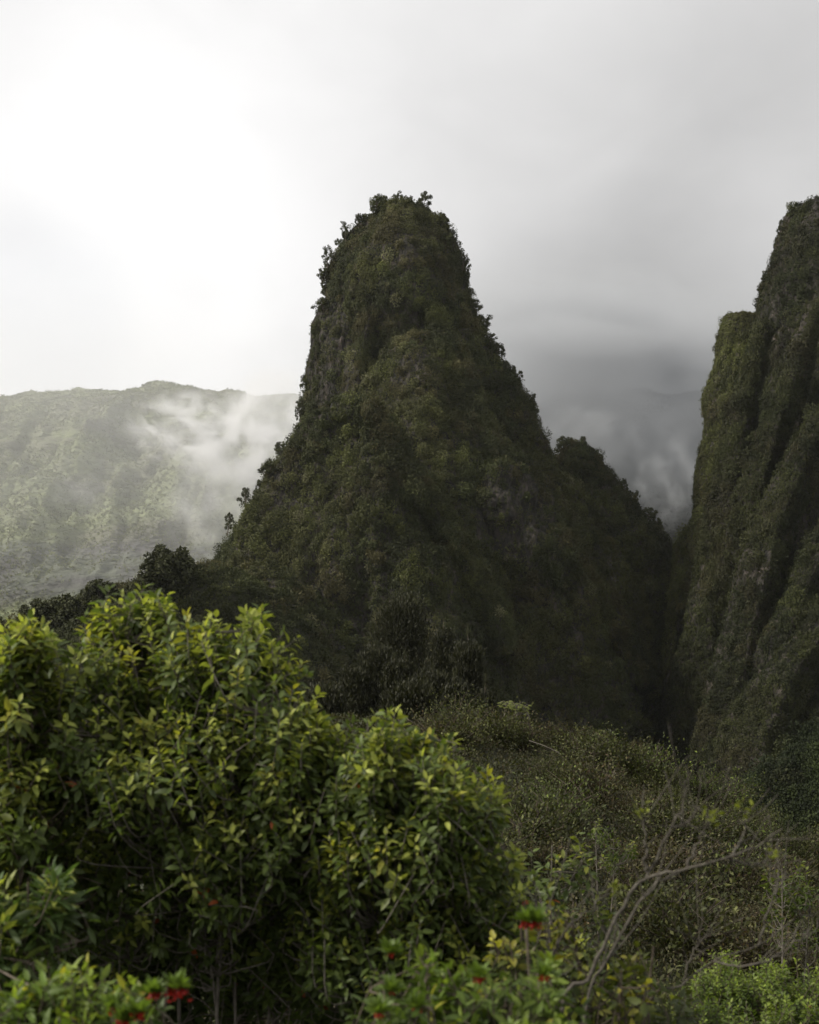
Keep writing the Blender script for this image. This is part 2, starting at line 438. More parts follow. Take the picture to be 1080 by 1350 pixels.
CLIFF = [
    Loft([(262, 1045, 1330), (300, 1027, 1380), (335, 1016, 1400), (372, 1006, 1420), (415, 992, 1440), (520, 960, 1480), (620, 940, 1500), (720, 918, 1500), (850, 895, 1500), (1000, 870, 1500), (1150, 850, 1500)],
         446, ratio=0.55, bmax=44, skew=-0.3, n=2.1, amp=3.2, fine=1.2, seed=11, nz=260, nt=320, gully=0.05, cap=0.03, drop=16),
    fin([(432, 1004), (520, 984), (620, 964), (720, 946), (850, 930), (1000, 915)], 11, 30, 412, 15),
    fin([(400, 1078), (480, 1046), (560, 1020), (640, 998), (740, 974, 400), (850, 950, 414), (950, 934, 428)], 12, 32, 396, 16),
    fin([(540, 1088), (620, 1048), (700, 1015), (800, 988), (880, 970), (1000, 955)], 16, 42, 384, 12),
    fin([(690, 1092), (760, 1062), (840, 1030), (920, 1008), (1000, 992, 390)], 14, 34, 376, 17),
    fin([(800, 1098), (850, 1064), (900, 1024), (960, 998), (1040, 975)], 20, 50, 362, 13),
]
BLUFF = [
    Loft([(418, 957, 1030), (450, 945, 1060), (480, 939, 1080), (520, 932, 1100), (560, 925, 1110), (620, 918, 1110), (660, 914, 1110), (690, 903, 1110), (720, 888, 1110), (780, 876, 1110), (900, 866, 1110), (1100, 850, 1110)],
         468, ratio=0.6, bmax=40, skew=-0.45, n=1.6, amp=2.8, fine=1.3, seed=14, cap=0.02, inset=1, drop=1, nz=180, nt=220),
]
rock_object('rock_pinnacle', NEEDLE, 'tall steep rock pinnacle overgrown with dark scrub, standing in the middle of the valley', 'pinnacle')
rock_object('rock_spur', SPUR, 'lower wooded spur falling to the right behind the tall pinnacle', 'spur')
rock_object('cliff', CLIFF, 'dark near-vertical overgrown cliff running out of the right edge', 'cliff')
rock_object('rock_bluff', BLUFF, 'flat-topped bluff with green edge coloured as if sunlit behind the dark right cliff', 'bluff')

def cull(p, nr, groups, own):
    ok = np.ones(len(p), bool)
    for L in groups:
        if L is not own: ok &= ~L.inside(p)
    return ok

VEG = {}
def cover(name, lofts, allofts, n_scrub, n_tuft, label, seed, green=0.0, brown=0.0, bias=0.0, bare=None, pale=1.0, hue=(0.99, 1.06, 0.78), big=0.09):
    rng = np.random.default_rng(seed); mb = MB()
    areas = np.array([np.ptp(L.P[..., 0]) * np.ptp(L.P[..., 2]) for L in lofts]); areas = areas / areas.sum()
    for L, w_ in zip(lofts, areas):
        for n, k, r0, r1, s0 in ((int(n_scrub * w_), 12, 0.3, 0.8, 0.36), (int(n_tuft * w_ * 0.95), 60, 0.6, 1.6, 0.42), (int(n_tuft * w_ * big), 190, 1.4, 3.1, 0.5)):
            p, nr = L.sample(rng, n)
            ok = cull(p, nr, allofts, L)
            dens = fbm(p * np.array([0.06, 0.06, 0.035]), 4, 40 + seed)
            thr = 0.42 if k < 20 else 0.28
            ok &= dens < thr + 0.45 * rng.random(len(p))
            if bare is not None: ok &= ~(bare(p, dens) & (rng.random(len(p)) < (0.5 if k < 20 else 0.85)))
            p, nr = p[ok], nr[ok]
            rad = r0 + (r1 - r0) * rng.random(len(p)) ** 1.5
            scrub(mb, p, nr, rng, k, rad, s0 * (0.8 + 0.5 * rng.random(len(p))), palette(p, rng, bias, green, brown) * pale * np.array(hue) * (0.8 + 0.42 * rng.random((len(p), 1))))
    o = mb.build(name, M_FAR)
    return tag(o, label, 'scrub', kind='stuff')

def needle_bare(p, dens):
    px = p[:, 0] / p[:, 1] * F + 540; py = HOR - p[:, 2] / p[:, 1] * F
    q = fbm(p * 0.09, 3, 17) * 0.55
    left = ((px - 425) / 42) ** 2 + ((py - 450) / 85) ** 2 < 1 + q * 1.6
    mid = ((px - 668) / 52) ** 2 + ((py - 665) / 72) ** 2 < 0.75 + q * 2.2
    return left | mid
def cliff_bare(p, dens):
    q = fbm(p * np.array([0.12, 0.12, 0.03]), 4, 29)
    return q > 0.16
ALLN = NEEDLE + SPUR; ALLC = CLIFF + BLUFF
cover('pinnacle_scrub', NEEDLE, ALLN, 150000, 30000, 'dark scrub and low growth clinging all over the tall pinnacle', 101, bare=needle_bare, big=0.2, pale=1.15)
cover('spur_scrub', SPUR, ALLN, 36000, 8000, 'dark green low growth over the spur behind the pinnacle', 102, green=0.1, big=0.2)
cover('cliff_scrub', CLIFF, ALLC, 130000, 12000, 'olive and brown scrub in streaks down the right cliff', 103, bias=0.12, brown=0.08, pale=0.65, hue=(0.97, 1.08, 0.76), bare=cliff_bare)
cover('bluff_scrub', BLUFF, ALLC, 60000, 2500, 'short green growth, coloured lighter as if sunlit, on the edge of the flat-topped bluff', 104, green=0.4, bias=0.35, pale=1.35)  # palette lightened to paint in the sun on the bluff's edge

# ------------------------------------------------------------------ ground
CX = [-400, -60, -10, 1, 3.2, 6, 9.4, 12.3, 15.8, 25, 60, 400]
CZ = [-8, 0.0, 0.0, -0.35, -0.55, -1.1, -2.2, -3.6, -6.0, -12, -25, -40]
def ground_z(x, y):
    x = np.asarray(x, float); y = np.asarray(y, float)
    near = np.interp(y, [-50, 1.5, 9, 16, 25], [-1.7, -1.75, -3.6, -5.0, -5.8])
    cr = np.interp(x, CX, CZ)
    knoll = cr - 0.17 * np.maximum(54 - y, 0) ** 1.0 - np.maximum(y - 54, 0) * np.interp(x, [-20, 0, 12, 30], [0.05, 0.1, 0.35, 0.4])
    t = np.clip((y - 14) / 14, 0, 1); t = t * t * (3 - 2 * t)
    z = near * (1 - t) + knoll * t
    z = np.maximum(z, -42)
    z = z + 0.25 * fbm(np.stack((x * 0.18, y * 0.18, 0 * x), -1), 3, 71) * np.clip((y - 4) / 10, 0, 1)
    return z
gx = np.sinh(np.linspace(-7, 7, 261)); gx = gx / gx[-1] * 2600
gy = np.concatenate((-np.geomspace(400, 1, 16), np.linspace(0, 90, 181), np.geomspace(91.5, 2800, 70)))
GX, GY = np.meshgrid(gx, gy)
GV = np.stack((GX, GY, ground_z(GX, GY)), -1)
ng, mg = len(gx), len(gy)
i = np.arange(mg - 1)[:, None] * ng; j = np.arange(ng - 1)[None]
mb = MB(); mb.add(GV.reshape(-1, 3), np.stack((i + j, i + j + 1, i + ng + j + 1, i + ng + j), -1).reshape(-1, 4))
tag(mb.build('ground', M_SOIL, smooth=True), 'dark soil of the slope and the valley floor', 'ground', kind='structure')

# ------------------------------------------------------------------ far mountains as height fields
def far_mountain(name, ridge_px, Yr, Yb, zb, nx, ny, seed, mat, label, amp, xpad, step=0.0, power=1.0):
    px = np.array([r[0] for r in ridge_px], float); py = np.array([r[1] for r in ridge_px], float)
    X0, X1 = xpad
    xs = np.linspace(X0, X1, nx); t = np.linspace(0, 1.25, ny)
    XX, T = np.meshgrid(xs, t)
    YY = Yb + (Yr - Yb) * T
    crest = np.interp(XX / Yr * F + 540, px, (HOR - py) / F * Yr)
    prof = np.where(T <= 1, np.clip(T, 0, 1) ** power, 1 - 1.4 * (T - 1))
    Z = zb + (crest - zb) * prof
    q = np.stack((XX, YY, 0 * XX), -1)
    g = fbm(q * np.array([0.011, 0.004, 0]), 5, seed, 0.55, True)
    win = np.clip(np.minimum(T, np.abs(1 - T) * 1.6 + 0.01) * 2.2, 0, 1)
    Z = Z + amp * g * win + amp * 0.12 * fbm(q * 0.05, 3, seed + 3)
    if step:
        s = Z / step + 0.8 * fbm(q * 0.006, 3, seed + 9); fr = s - np.floor(s)
        Z = Z + step * 0.45 * (fr * fr * (3 - 2 * fr) - fr) * win
    Z = Z + 3.0 * fbm(np.stack((XX * 0.03, YY * 0.012, 0 * XX), -1), 4, seed + 19)
    V = np.stack((XX, YY, Z), -1)
    i = np.arange(ny - 1)[:, None] * nx; j = np.arange(nx - 1)[None]
    # bare rock bands among the green
    bn = fbm(q * np.array([0.004, 0.004, 0]) + np.stack((0 * XX, 0 * XX, Z * 0.017), -1), 4, seed + 51)
    zone = np.exp(-((Z - 170 - XX * 0.12) / 75.0) ** 2)
    rk = np.clip((bn + 0.42 * zone - 0.32) * 4, 0, 1)[..., None]
    tint = 1 - rk * (1 - np.array([0.62, 0.61, 0.82]))
    mb = MB(); mb.add(V.reshape(-1, 3), np.stack((i + j, i + j + 1, i + nx + j + 1, i + nx + j), -1).reshape(-1, 4), tint.reshape(-1, 3))
    o = mb.build(name, mat, smooth=True)
    return tag(o, label, 'mountain', kind='structure'), V

M_MOUNT = ramp_mat('green_mountainside', [(0.25, (0.08, 0.082, 0.066)), (0.4, (0.13, 0.13, 0.09)), (0.52, (0.15, 0.165, 0.095)), (0.66, (0.185, 0.205, 0.10)), (0.85, (0.26, 0.275, 0.13))],
                   scale=0.011, stretch=(1, 0.6, 2.6), detail=10, bump=0.9, bscale=0.07, bdist=9, tint=True)
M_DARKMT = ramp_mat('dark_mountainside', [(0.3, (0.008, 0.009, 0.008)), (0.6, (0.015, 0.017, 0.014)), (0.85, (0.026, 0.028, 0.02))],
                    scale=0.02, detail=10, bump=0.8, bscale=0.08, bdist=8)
_, MV = far_mountain('mountain', [(-700, 600), (-300, 545), (0, 522), (60, 517), (130, 512), (180, 512), (215, 504), (240, 510), (300, 517), (340, 522), (390, 519), (440, 530), (520, 560), (640, 640), (800, 760)],
             1650, 980, -45, 420, 260, 33, M_MOUNT, 'hazy sunlit green mountainside behind the left of the pinnacle', 47, (-1100, 260), step=30, power=0.8)
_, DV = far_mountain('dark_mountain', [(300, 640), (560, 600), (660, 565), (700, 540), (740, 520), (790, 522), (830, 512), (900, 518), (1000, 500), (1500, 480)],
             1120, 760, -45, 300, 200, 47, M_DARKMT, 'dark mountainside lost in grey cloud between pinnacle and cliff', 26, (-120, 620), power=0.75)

def mountain_scrub(V, n, seed, label, cols, size, thr, xlim):
    rng = np.random.default_rng(seed); ny, nx = V.shape[:2]
    i_ = rng.integers(0, int(ny * 0.81), n); j_ = rng.integers(0, nx - 1, n)
    u, v = rng.random((2, n, 1))
    p = (V[i_, j_] * (1 - u) + V[i_, j_ + 1] * u) * (1 - v) + (V[i_ + 1, j_] * (1 - u) + V[i_ + 1, j_ + 1] * u) * v
    d = fbm(p * np.array([0.012, 0.006, 0.03]), 4, seed)
    px = p[:, 0] / p[:, 1] * F + 540
    ok = (d + 0.6 * (rng.random(n) - 0.5) > thr) & (px > xlim[0]) & (px < xlim[1])
    p = p[ok]; n = len(p); mb = MB()
    c = np.asarray(cols)[rng.integers(0, len(cols), n)] * (0.7 + 0.6 * rng.random((n, 1)))
    scrub(mb, p, np.tile((0, -0.6, 0.8), (n, 1)), rng, 9, size * (0.5 + rng.random(n)), size * 0.9, c)
    return tag(mb.build('mountain_scrub', M_FAR), label, 'scrub', kind='stuff')
mountain_scrub(MV, 160000, 71, 'bushes and small trees dotted over the left mountainside', [(0.115, 0.13, 0.06), (0.13, 0.145, 0.065), (0.15, 0.16, 0.07), (0.13, 0.13, 0.085)], 1.3, -0.25, (-60, 460))
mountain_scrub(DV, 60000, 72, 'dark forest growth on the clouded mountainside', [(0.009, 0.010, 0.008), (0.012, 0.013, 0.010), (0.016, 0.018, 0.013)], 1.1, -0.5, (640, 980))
# left wooded ridge and the green slope under the right cliff
RIDGE = [Loft([(742, 250, 300), (760, 195, 340), (778, 130, 370), (800, 70, 390), (830, -20, 420), (870, -160, 440), (950, -300, 480), (1080, -420, 520)], 330, ratio=0.5, bmax=40, n=1.8, amp=1.8, fine=0.9, seed=21, nz=90, nt=160)]
SLOPE = [Loft([(935, 1098, 1500), (955, 1072, 1520), (1000, 1012, 1540), (1040, 966, 1560), (1100, 940, 1580), (1200, 900, 1600)], 285, ratio=0.32, bmax=34, n=1.8, amp=1.4, fine=0.8, seed=22, nz=60, nt=200)]
for nm, L, lab, cat in (('wooded_ridge', RIDGE, 'low dark wooded ridge at the left foot of the pinnacle', 'ridge'), ('slope', SLOPE, 'dark green slope under the right cliff', 'slope')):
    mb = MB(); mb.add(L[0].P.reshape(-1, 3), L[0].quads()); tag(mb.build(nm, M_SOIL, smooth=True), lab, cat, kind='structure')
cover('ridge_scrub', RIDGE, RIDGE, 22000, 4000, 'dark low growth covering the ridge on the left', 105)
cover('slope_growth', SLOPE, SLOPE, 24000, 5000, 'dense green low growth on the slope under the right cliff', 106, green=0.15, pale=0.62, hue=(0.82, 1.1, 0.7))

# ------------------------------------------------------------------ trees on the rocks: a few kinds, then copies
def tree_kind(seed, kind):
    """a tree one unit tall: (trunk mesh, crown mesh)"""
    rng = np.random.default_rng(seed); tb, cb = MB(), MB()
    bend = rng.normal(size=2) * 0.06
    tr = curve_pts([(0, 0, -0.06), (bend[0] * .5, bend[1] * .5, 0.3), (bend[0], bend[1], 0.62), (bend[0] * 1.4, bend[1] * 1.4, 0.9)], 9)
    tube(tb, tr, (0.028, 0.006), 6)
    if kind == 'feathery': nl, w0, zlo = 18, 0.36, 0.22
    elif kind == 'round': nl, w0, zlo = 13, 0.40, 0.34
    elif kind == 'dense': nl, w0, zlo = 22, 0.42, 0.16
    else: nl, w0, zlo = 16, 0.22, 0.12           # narrow
    cens = []
    for k in range(nl):
        h = zlo + (0.93 - zlo) * (k + rng.random()) / nl
        if kind in ('round', 'dense'): w_ = w0 * math.sqrt(max(0.12, 1 - ((h - 0.58) / 0.42) ** 2))
        else: w_ = w0 * (1.04 - h) ** 0.5 * (0.45 + 0.85 * rng.random())
        a = k * 2.4 + rng.random(); r = w_ * (0.45 + 0.6 * rng.random())
        cens.append((bend[0] * h + r * math.cos(a), bend[1] * h + r * math.sin(a), h))
        b0 = tr[min(len(tr) - 1, int(h * 0.8 * len(tr)))]
        tube(tb, curve_pts([b0, (b0 + np.array(cens[-1])) / 2 + (0, 0, -0.015), cens[-1]], 5), (0.009, 0.003), 4)
    cens = np.array(cens)
    for c in cens:
        m = 34 if kind == 'feathery' or kind == 'narrow' else 95 if kind == 'round' else 260
        rr = (0.085 if kind == 'feathery' else 0.07 if kind == 'narrow' else 0.14) * (0.7 + 0.6 * rng.random())
        u = rand_unit(rng, m); pos = c + u * rr * rng.random((m, 1)) ** 0.4 * np.array([1, 1, 1.2 if kind != 'round' else 0.8])
        if kind in ('round', 'dense'): d = u + rng.normal(size=(m, 3)) * 0.6; ln, wd = 0.075, 0.048
        else: d = u * 0.6 + np.array([0, 0, 0.8]) + rng.normal(size=(m, 3)) * 0.35; ln, wd = 0.085, 0.036
        base = np.array((0.048, 0.052, 0.024)) if kind != 'round' else np.array((0.056, 0.062, 0.026))
        col = base * (0.7 + 0.7 * rng.random((m, 1))) * (0.85 + 0.3 * rng.random())
        flecks(cb, pos, d, unit(u + np.array([0, 0, 0.5])), ln * (0.7 + 0.6 * rng.random(m)), wd, col)
    return tb.mesh('trunk', M_BARK, True), cb.mesh('crown', M_FAR)

KINDS = [tree_kind(1, 'feathery'), tree_kind(2, 'feathery'), tree_kind(3, 'round'), tree_kind(4, 'round'), tree_kind(5, 'narrow'), tree_kind(6, 'feathery'), tree_kind(7, 'round'), tree_kind(8, 'dense'), tree_kind(9, 'dense')]
rt = random.Random(5)
def plant(kind, loc, h, label, group=None, name='tree', lean=0.1, wide=1.0, cat='tree'):
    o = empty(name, loc, label, cat, group)
    o.rotation_euler = (rt.uniform(-lean, lean), rt.uniform(-lean, lean), rt.uniform(0, 6.28))
    o.scale = (h * wide, h * wide, h)
    for nm, me in zip(('trunk', 'crown'), KINDS[kind]):
        c = bpy.data.objects.new(nm, me); COL.objects.link(c); c.parent = o
    return o

def crest(px, py, hpx, Y, kind, label, wide=1.0, group=None, lean=0.12):
    """tree standing with its foot at photograph point (px, py), hpx tall there, at distance Y"""
    p = at(px, py, Y); return plant(kind, p, hpx / F * Y, label, group, wide=wide, lean=lean)

for a in (
    (501, 292, 30, 470, 2, 'bushy tree forming the left knob of the pinnacle summit'),
    (534, 294, 26, 468, 5, 'feathery tree sticking up highest on the right of the summit notch'),
    (516, 292, 18, 470, 3, 'low tree in the notch between the two summit knobs'),
    (556, 298, 26, 468, 6, 'rounded tree on the right half of the pinnacle summit'),
    (580, 306, 24, 468, 3, 'leafy tree where the summit starts to fall to the right'),
    (599, 328, 24, 468, 5, 'thin tree on the upper right shoulder of the pinnacle'),
    (610, 356, 22, 468, 0, 'small ragged tree jutting from the upper right edge of the pinnacle'),
    (473, 302, 22, 470, 0, 'thin branched tree left of the summit knob'),
    (456, 318, 26, 470, 1, 'spindly tree leaning out from the upper left shoulder'),
    (432, 352, 28, 470, 5, 'wispy tree standing out at the upper left corner of the pinnacle'),
    (424, 372, 20, 470, 2, 'small round tree just under the upper left corner of the pinnacle'),
    (636, 446, 22, 468, 2, 'small tree on the first ledge down the right edge of the pinnacle'),
    (655, 478, 26, 468, 6, 'round-headed tree jutting from the right edge halfway up'),
    (680, 520, 34, 468, 4, 'tall narrow tree silhouetted on the right edge of the pinnacle'),
    (692, 548, 30, 468, 1, 'ragged tree below the narrow one on the right edge'),
    (700, 572, 26, 468, 5, 'bushy tree where the pinnacle edge meets the spur'),
    (397, 556, 22, 466, 0, 'small tree on the left edge of the pinnacle above its shoulder'),
    (372, 606, 24, 440, 2, 'round tree low on the left edge of the pinnacle'),
    (324, 676, 34, 436, 1, 'feathery tree sticking out at the lower left edge of the pinnacle'),
    (300, 704, 30, 432, 0, 'thin tree at the lower left edge below the feathery one'),
    (742, 606, 30, 500, 6, 'rounded tree on the left end of the spur crest'),
    (769, 604, 32, 500, 4, 'pointed tree highest on the spur crest'),
    (785, 616, 26, 500, 5, 'bushy tree right of the pointed one on the spur'),
    (806, 645, 28, 500, 0, 'feathery tree halfway down the spur crest'),
    (830, 676, 30, 498, 4, 'narrow dark tree low on the spur crest'),
    (1050, 300, 32, 446, 2, 'round tree at the top corner of the right cliff'),
    (1076, 292, 26, 446, 6, 'broad tree on the cliff top at the right edge'),
    (1032, 324, 28, 446, 0, 'feathery tree on the upper edge of the right cliff'),
    (1020, 358, 26, 446, 5, 'thin tree halfway down the upper edge of the right cliff'),
    (1010, 394, 22, 446, 3, 'small tree low on the upper edge of the right cliff'),
    (216, 796, 74, 318, 7, 'tall round dark tree on the crest of the left ridge', 1.0),
    (250, 780, 42, 325, 8, 'lower round tree beside the tall dark one on the left ridge'),
    (185, 790, 34, 325, 2, 'small tree left of the tall dark one on the ridge'),
    (132, 820, 52, 322, 8, 'broad brownish tree in the middle of the left ridge', 1.2),
    (84, 846, 60, 318, 7, 'wide dark tree near the left end of the ridge', 1.1),
    (52, 850, 56, 318, 8, 'dark round tree at the left end of the ridge', 1.1),
    (15, 860, 36, 318, 6, 'low dark tree at the left edge of the view'),
): crest(*a[:6], wide=a[6] if len(a) > 6 else 1.0)

rng = np.random.default_rng(77)
def flank(lofts, alls, n, label, group, hr, kinds):
    areas = np.array([np.ptp(L.P[..., 0]) * np.ptp(L.P[..., 2]) for L in lofts]); areas = areas / areas.sum()
    for L, w_ in zip(lofts, areas):
        m = int(round(n * w_)); got = 0
        p, nr = L.sample(rng, m * 14, 0.3)
        px = p[:, 0] / p[:, 1] * F + 540; py = HOR - p[:, 2] / p[:, 1] * F
        ok = cull(p, nr, alls, L) & (px > -20) & (px < 1095) & (py < 1000) & (px > 240) & (nr[:, 2] < 0.75) & (py > 325)
        if lofts is NEEDLE: ok &= ~needle_bare(p, 0)
        for q in p[ok][:m]:
            plant(rt.choice(kinds), q - np.array((0, -0.2, 0.4)), rt.uniform(*hr), label, group, wide=rt.uniform(0.8, 1.25))
def skyline(lofts, n, label, group, hr, kinds, xlim, ylim):
    for L in lofts:
        p, nr = L.sample(rng, n * 500, -0.3)
        px = p[:, 0] / p[:, 1] * F + 540; py = HOR - p[:, 2] / p[:, 1] * F
        ok = (np.abs((nr * unit(-p)).sum(1)) < 0.22) & cull(p, nr, ALLN + ALLC, L) & (px > xlim[0]) & (px < xlim[1]) & (py > ylim[0]) & (py < ylim[1])
        for q in p[ok][:n]: plant(rt.choice(kinds), q - np.array((0, 0, 0.5)), rt.uniform(*hr), label, group, wide=rt.uniform(0.8, 1.3), lean=0.3)
skyline(NEEDLE[:1], 50, 'small ragged tree standing against the sky on the outline of the pinnacle', 'trees along the outline of the pinnacle', (2.0, 5.0), (0, 1, 2, 3, 5, 6), (380, 715), (262, 560))
skyline(NEEDLE[:1], 84, 'small ragged tree standing against the sky on the outline of the pinnacle', 'trees along the outline of the pinnacle', (2.5, 6.5), (0, 1, 2, 3, 5, 6), (300, 715), (262, 700))
skyline(SPUR[:1], 22, 'small ragged tree on the skyline of the spur', 'trees along the outline of the spur', (3, 6), (0, 1, 2, 5, 6), (715, 890), (560, 720))
skyline(CLIFF[:1], 30, 'small ragged tree on the skyline of the dark right cliff', 'trees along the outline of the right cliff', (2.5, 5), (0, 1, 2, 3, 5, 6), (985, 1100), (240, 420))
flank(NEEDLE, ALLN, 58, 'dark leafy tree growing on the steep flank of the pinnacle', 'trees on the flanks of the pinnacle', (3, 6.5), (0, 1, 2, 3, 5, 6))
flank(SPUR, ALLN, 16, 'dark green tree growing on the side of the spur', 'trees on the side of the spur', (3.5, 7), (0, 1, 2, 4, 5, 6))
flank(CLIFF, ALLC, 14, 'small dark tree clinging to the face of the right cliff', 'trees on the face of the right cliff', (2.5, 5), (0, 2, 3, 5, 6))

# ------------------------------------------------------------------ the dark ironwoods below the pinnacle
def ironwood(px, ptop, wpx, Y, label, seed, n=2600):
    rng = np.random.default_rng(seed)
    top = at(px, ptop, Y); gz = float(ground_z(top[0], Y)) - 0.3
    h = top[2] - gz; w_ = wpx / F * Y / 2
    root = empty('ironwood_tree', (top[0], Y, gz), label, 'tree')
    tb, cb = MB(), MB()
    trunk = curve_pts([(0, 0, 0), (0.12, 0, h * .4), (-0.1, 0.1, h * .75), (0, 0, h * .97)], 12)
    tube(tb, trunk, (0.2, 0.02), 7)
    nb = 46
    for k in range(nb):
        t = 0.08 + 0.9 * (k + rng.random()) / nb
        shape = w_ * (min(1, (1.03 - t) * 1.9)) ** 0.7 * (0.65 + 0.45 * rng.random())
        a = k * 2.4 + rng.random() * .6; b0 = trunk[min(len(trunk) - 1, int(t * len(trunk)))] * 1.0; b0[2] = t * h * 0.94
        e = b0 + np.array((math.cos(a) * shape, math.sin(a) * shape, shape * (0.35 + 0.5 * rng.random())))
        e[2] = min(e[2], h)
        br = curve_pts([b0, b0 * .5 + e * .5 + (0, 0, -0.08 * shape), e], 8)
        tube(tb, br, (0.045, 0.008), 4)
        m = 7 * n // nb
        ix = rng.integers(2, len(br), m); sp = 0.26 * w_ + 0.15
        pos = br[ix] + rng.normal(size=(m, 3)) * sp * np.array([0.6, 0.6, 0.45])
        d = np.array([0, 0, 0.9]) + rng.normal(size=(m, 3)) * 0.3 + unit(e - b0)[None] * 0.35
        col = np.array((0.021, 0.022, 0.009)) * (0.7 + 0.7 * rng.random((m, 1))) * (0.8 + 0.4 * rng.random())
        flecks(cb, pos, d, rand_unit(rng, m), 0.42 * (0.6 + 0.8 * rng.random(m)), 0.16, col)
    m = 90   # leading shoots at the top
    pos = np.array((0, 0, h)) + np.stack((rng.normal(size=m) * 0.12, rng.normal(size=m) * 0.12, -rng.random(m) * 1.2 + 0.15), -1)
    flecks(cb, pos, np.array([0, 0, 1.0]) + rng.normal(size=(m, 3)) * 0.2, rand_unit(rng, m), 0.4, 0.045, (0.03, 0.032, 0.012))
    tb.build('trunk', M_BARK, root, True); cb.build('crown', M_FINE, root)
    return root
for k, a in enumerate((
    (530, 776, 120, 170, 'broad-topped dark ironwood rising highest in the clump below the pinnacle', 5200),
    (585, 806, 70, 160, 'brownish ironwood at the right shoulder of the tallest one', 2600),
    (617, 824, 78, 140, 'pointed ironwood at the right end of the dark clump', 3600),
    (497, 845, 80, 140, 'pointed ironwood front left in the dark clump', 3200),
    (520, 862, 44, 130, 'slim ironwood spire beside the front left one', 2000),
    (534, 858, 40, 132, 'slimmest ironwood spire in the middle of the clump', 1800),
    (466, 878, 64, 138, 'low ironwood at the left end of the dark clump', 2400),
    (570, 876, 80, 126, 'dark ironwood filling the middle front of the clump', 3200),
    (600, 884, 70, 124, 'dark ironwood low at the right front of the clump', 2800),
    (640, 890, 50, 128, 'small ironwood beside the papaya-like trees on the knoll', 1800),
    (545, 900, 90, 110, 'lowest ironwood in front of the clump, nearest the green shrubs', 3000),
    (430, 905, 80, 120, 'grey green ironwood half hidden behind the big shrub', 2600),
)): ironwood(*a[:5], 300 + k, a[5])

# three umbrella-shaped saplings on the crest of the knoll
def umbrella_tree(px, ptop, hpx, Y, label, seed):
    rng = np.random.default_rng(seed)
    p = at(px, ptop + hpx, Y); h = hpx / F * Y
    root = empty('papaya_tree', p, label, 'tree'); tb, cb = MB(), MB()
    tr = curve_pts([(0, 0, -0.6), (rng.normal() * .04, 0, h * .5), (rng.normal() * .06, 0, h * 0.9)], 8)
    tube(tb, tr, (0.06, 0.045), 6)
    for k in range(16):
        a = k * 2.4; r = 0.14 + 0.16 * rng.random()
        e = tr[-1] + np.array((math.cos(a) * r, math.sin(a) * r, 0.16 * (1 - k / 10)))
        tube(tb, curve_pts([tr[-1], (tr[-1] + e) / 2 + (0, 0, 0.07), e], 4), (0.008, 0.005), 4)
        m = 9; fan = np.linspace(-1.9, 1.9, m) + a
        d = np.stack((np.cos(fan), np.sin(fan), -0.25 + 0 * fan), -1)
        leaves(cb, np.tile(e, (m, 1)), d, np.tile((0, 0, 1.0), (m, 1)), 0.13, 0.06, np.array((0.17, 0.19, 0.06)) * (0.7 + 0.5 * rng.random()), 0.3)
    tb.build('trunk', M_PALEBARK, root, True); cb.build('crown', M_LEAF, root)
umbrella_tree(666, 926, 30, 55, 'pale-stemmed umbrella-shaped sapling on the knoll, left of the pair', 1)
umbrella_tree(682, 928, 32, 54, 'pale-stemmed umbrella-shaped sapling, tallest on the knoll crest', 2)
umbrella_tree(694, 932, 26, 54.5, 'short umbrella-shaped sapling at the right of the knoll trio', 3)

# ------------------------------------------------------------------ the scrubby knoll
def bush_kind(seed, cols, leaf=0.075, nl=1300, twigs=17):
    rng = np.random.default_rng(seed); tb, cb = MB(), MB()
    for k in range(twigs):
        a = rng.random() * 6.28; r = 0.35 + 0.6 * rng.random(); hh = 0.35 + 0.65 * rng.random() * (1.1 - 0.5 * r)
        e = np.array((math.cos(a) * r, math.sin(a) * r, hh))
        br = curve_pts([(0, 0, -0.15), (e[0] * .3, e[1] * .3, hh * .55), e], 7)
        tube(tb, br, (0.016, 0.004), 4)
        for q in range(2):
            e2 = br[4 + q] + np.array((*(rng.normal(size=2) * .2), 0.1 + .2 * rng.random())); tube(tb, np.linspace(br[4 + q], e2, 4), (0.006, 0.003), 3)
        m = nl // twigs
        ix = rng.integers(2, len(br), m)
        pos = br[ix] + rng.normal(size=(m, 3)) * 0.13
        d = rng.normal(size=(m, 3)) * 0.6 + unit(e)[None] * 0.6 + np.array([0, 0, 0.4])
        c = np.asarray(cols)[rng.integers(0, len(cols), m)] * (0.5 + 1.1 * rng.random((m, 1)) ** 2.0 + 0.6 * (rng.random((m, 1)) < 0.08))
        flecks(cb, pos, d, unit(rng.normal(size=(m, 3)) * 0.5 + np.array([0, 0, 0.8])), leaf * (0.7 + 0.7 * rng.random(m)), leaf * 0.55, c)
    return tb.mesh('twigs', M_DRYBARK, True), cb.mesh('foliage', M_FINE)
BROWN = [(0.078, 0.056, 0.030), (0.08, 0.07, 0.029), (0.06, 0.058, 0.022), (0.05, 0.052, 0.018), (0.085, 0.08, 0.04)]
OLIVE = [(0.055, 0.062, 0.02), (0.07, 0.076, 0.024), (0.042, 0.05, 0.017), (0.082, 0.085, 0.03)]
GREEN = [(0.075, 0.095, 0.026), (0.10, 0.125, 0.03), (0.055, 0.068, 0.022)]
BUSH = [(bush_kind(1, BROWN), 'brown'), (bush_kind(2, BROWN, 0.06, 1200), 'brown'), (bush_kind(3, OLIVE), 'olive'), (bush_kind(4, OLIVE, 0.06), 'olive'), (bush_kind(5, GREEN, 0.065, 900), 'green')]
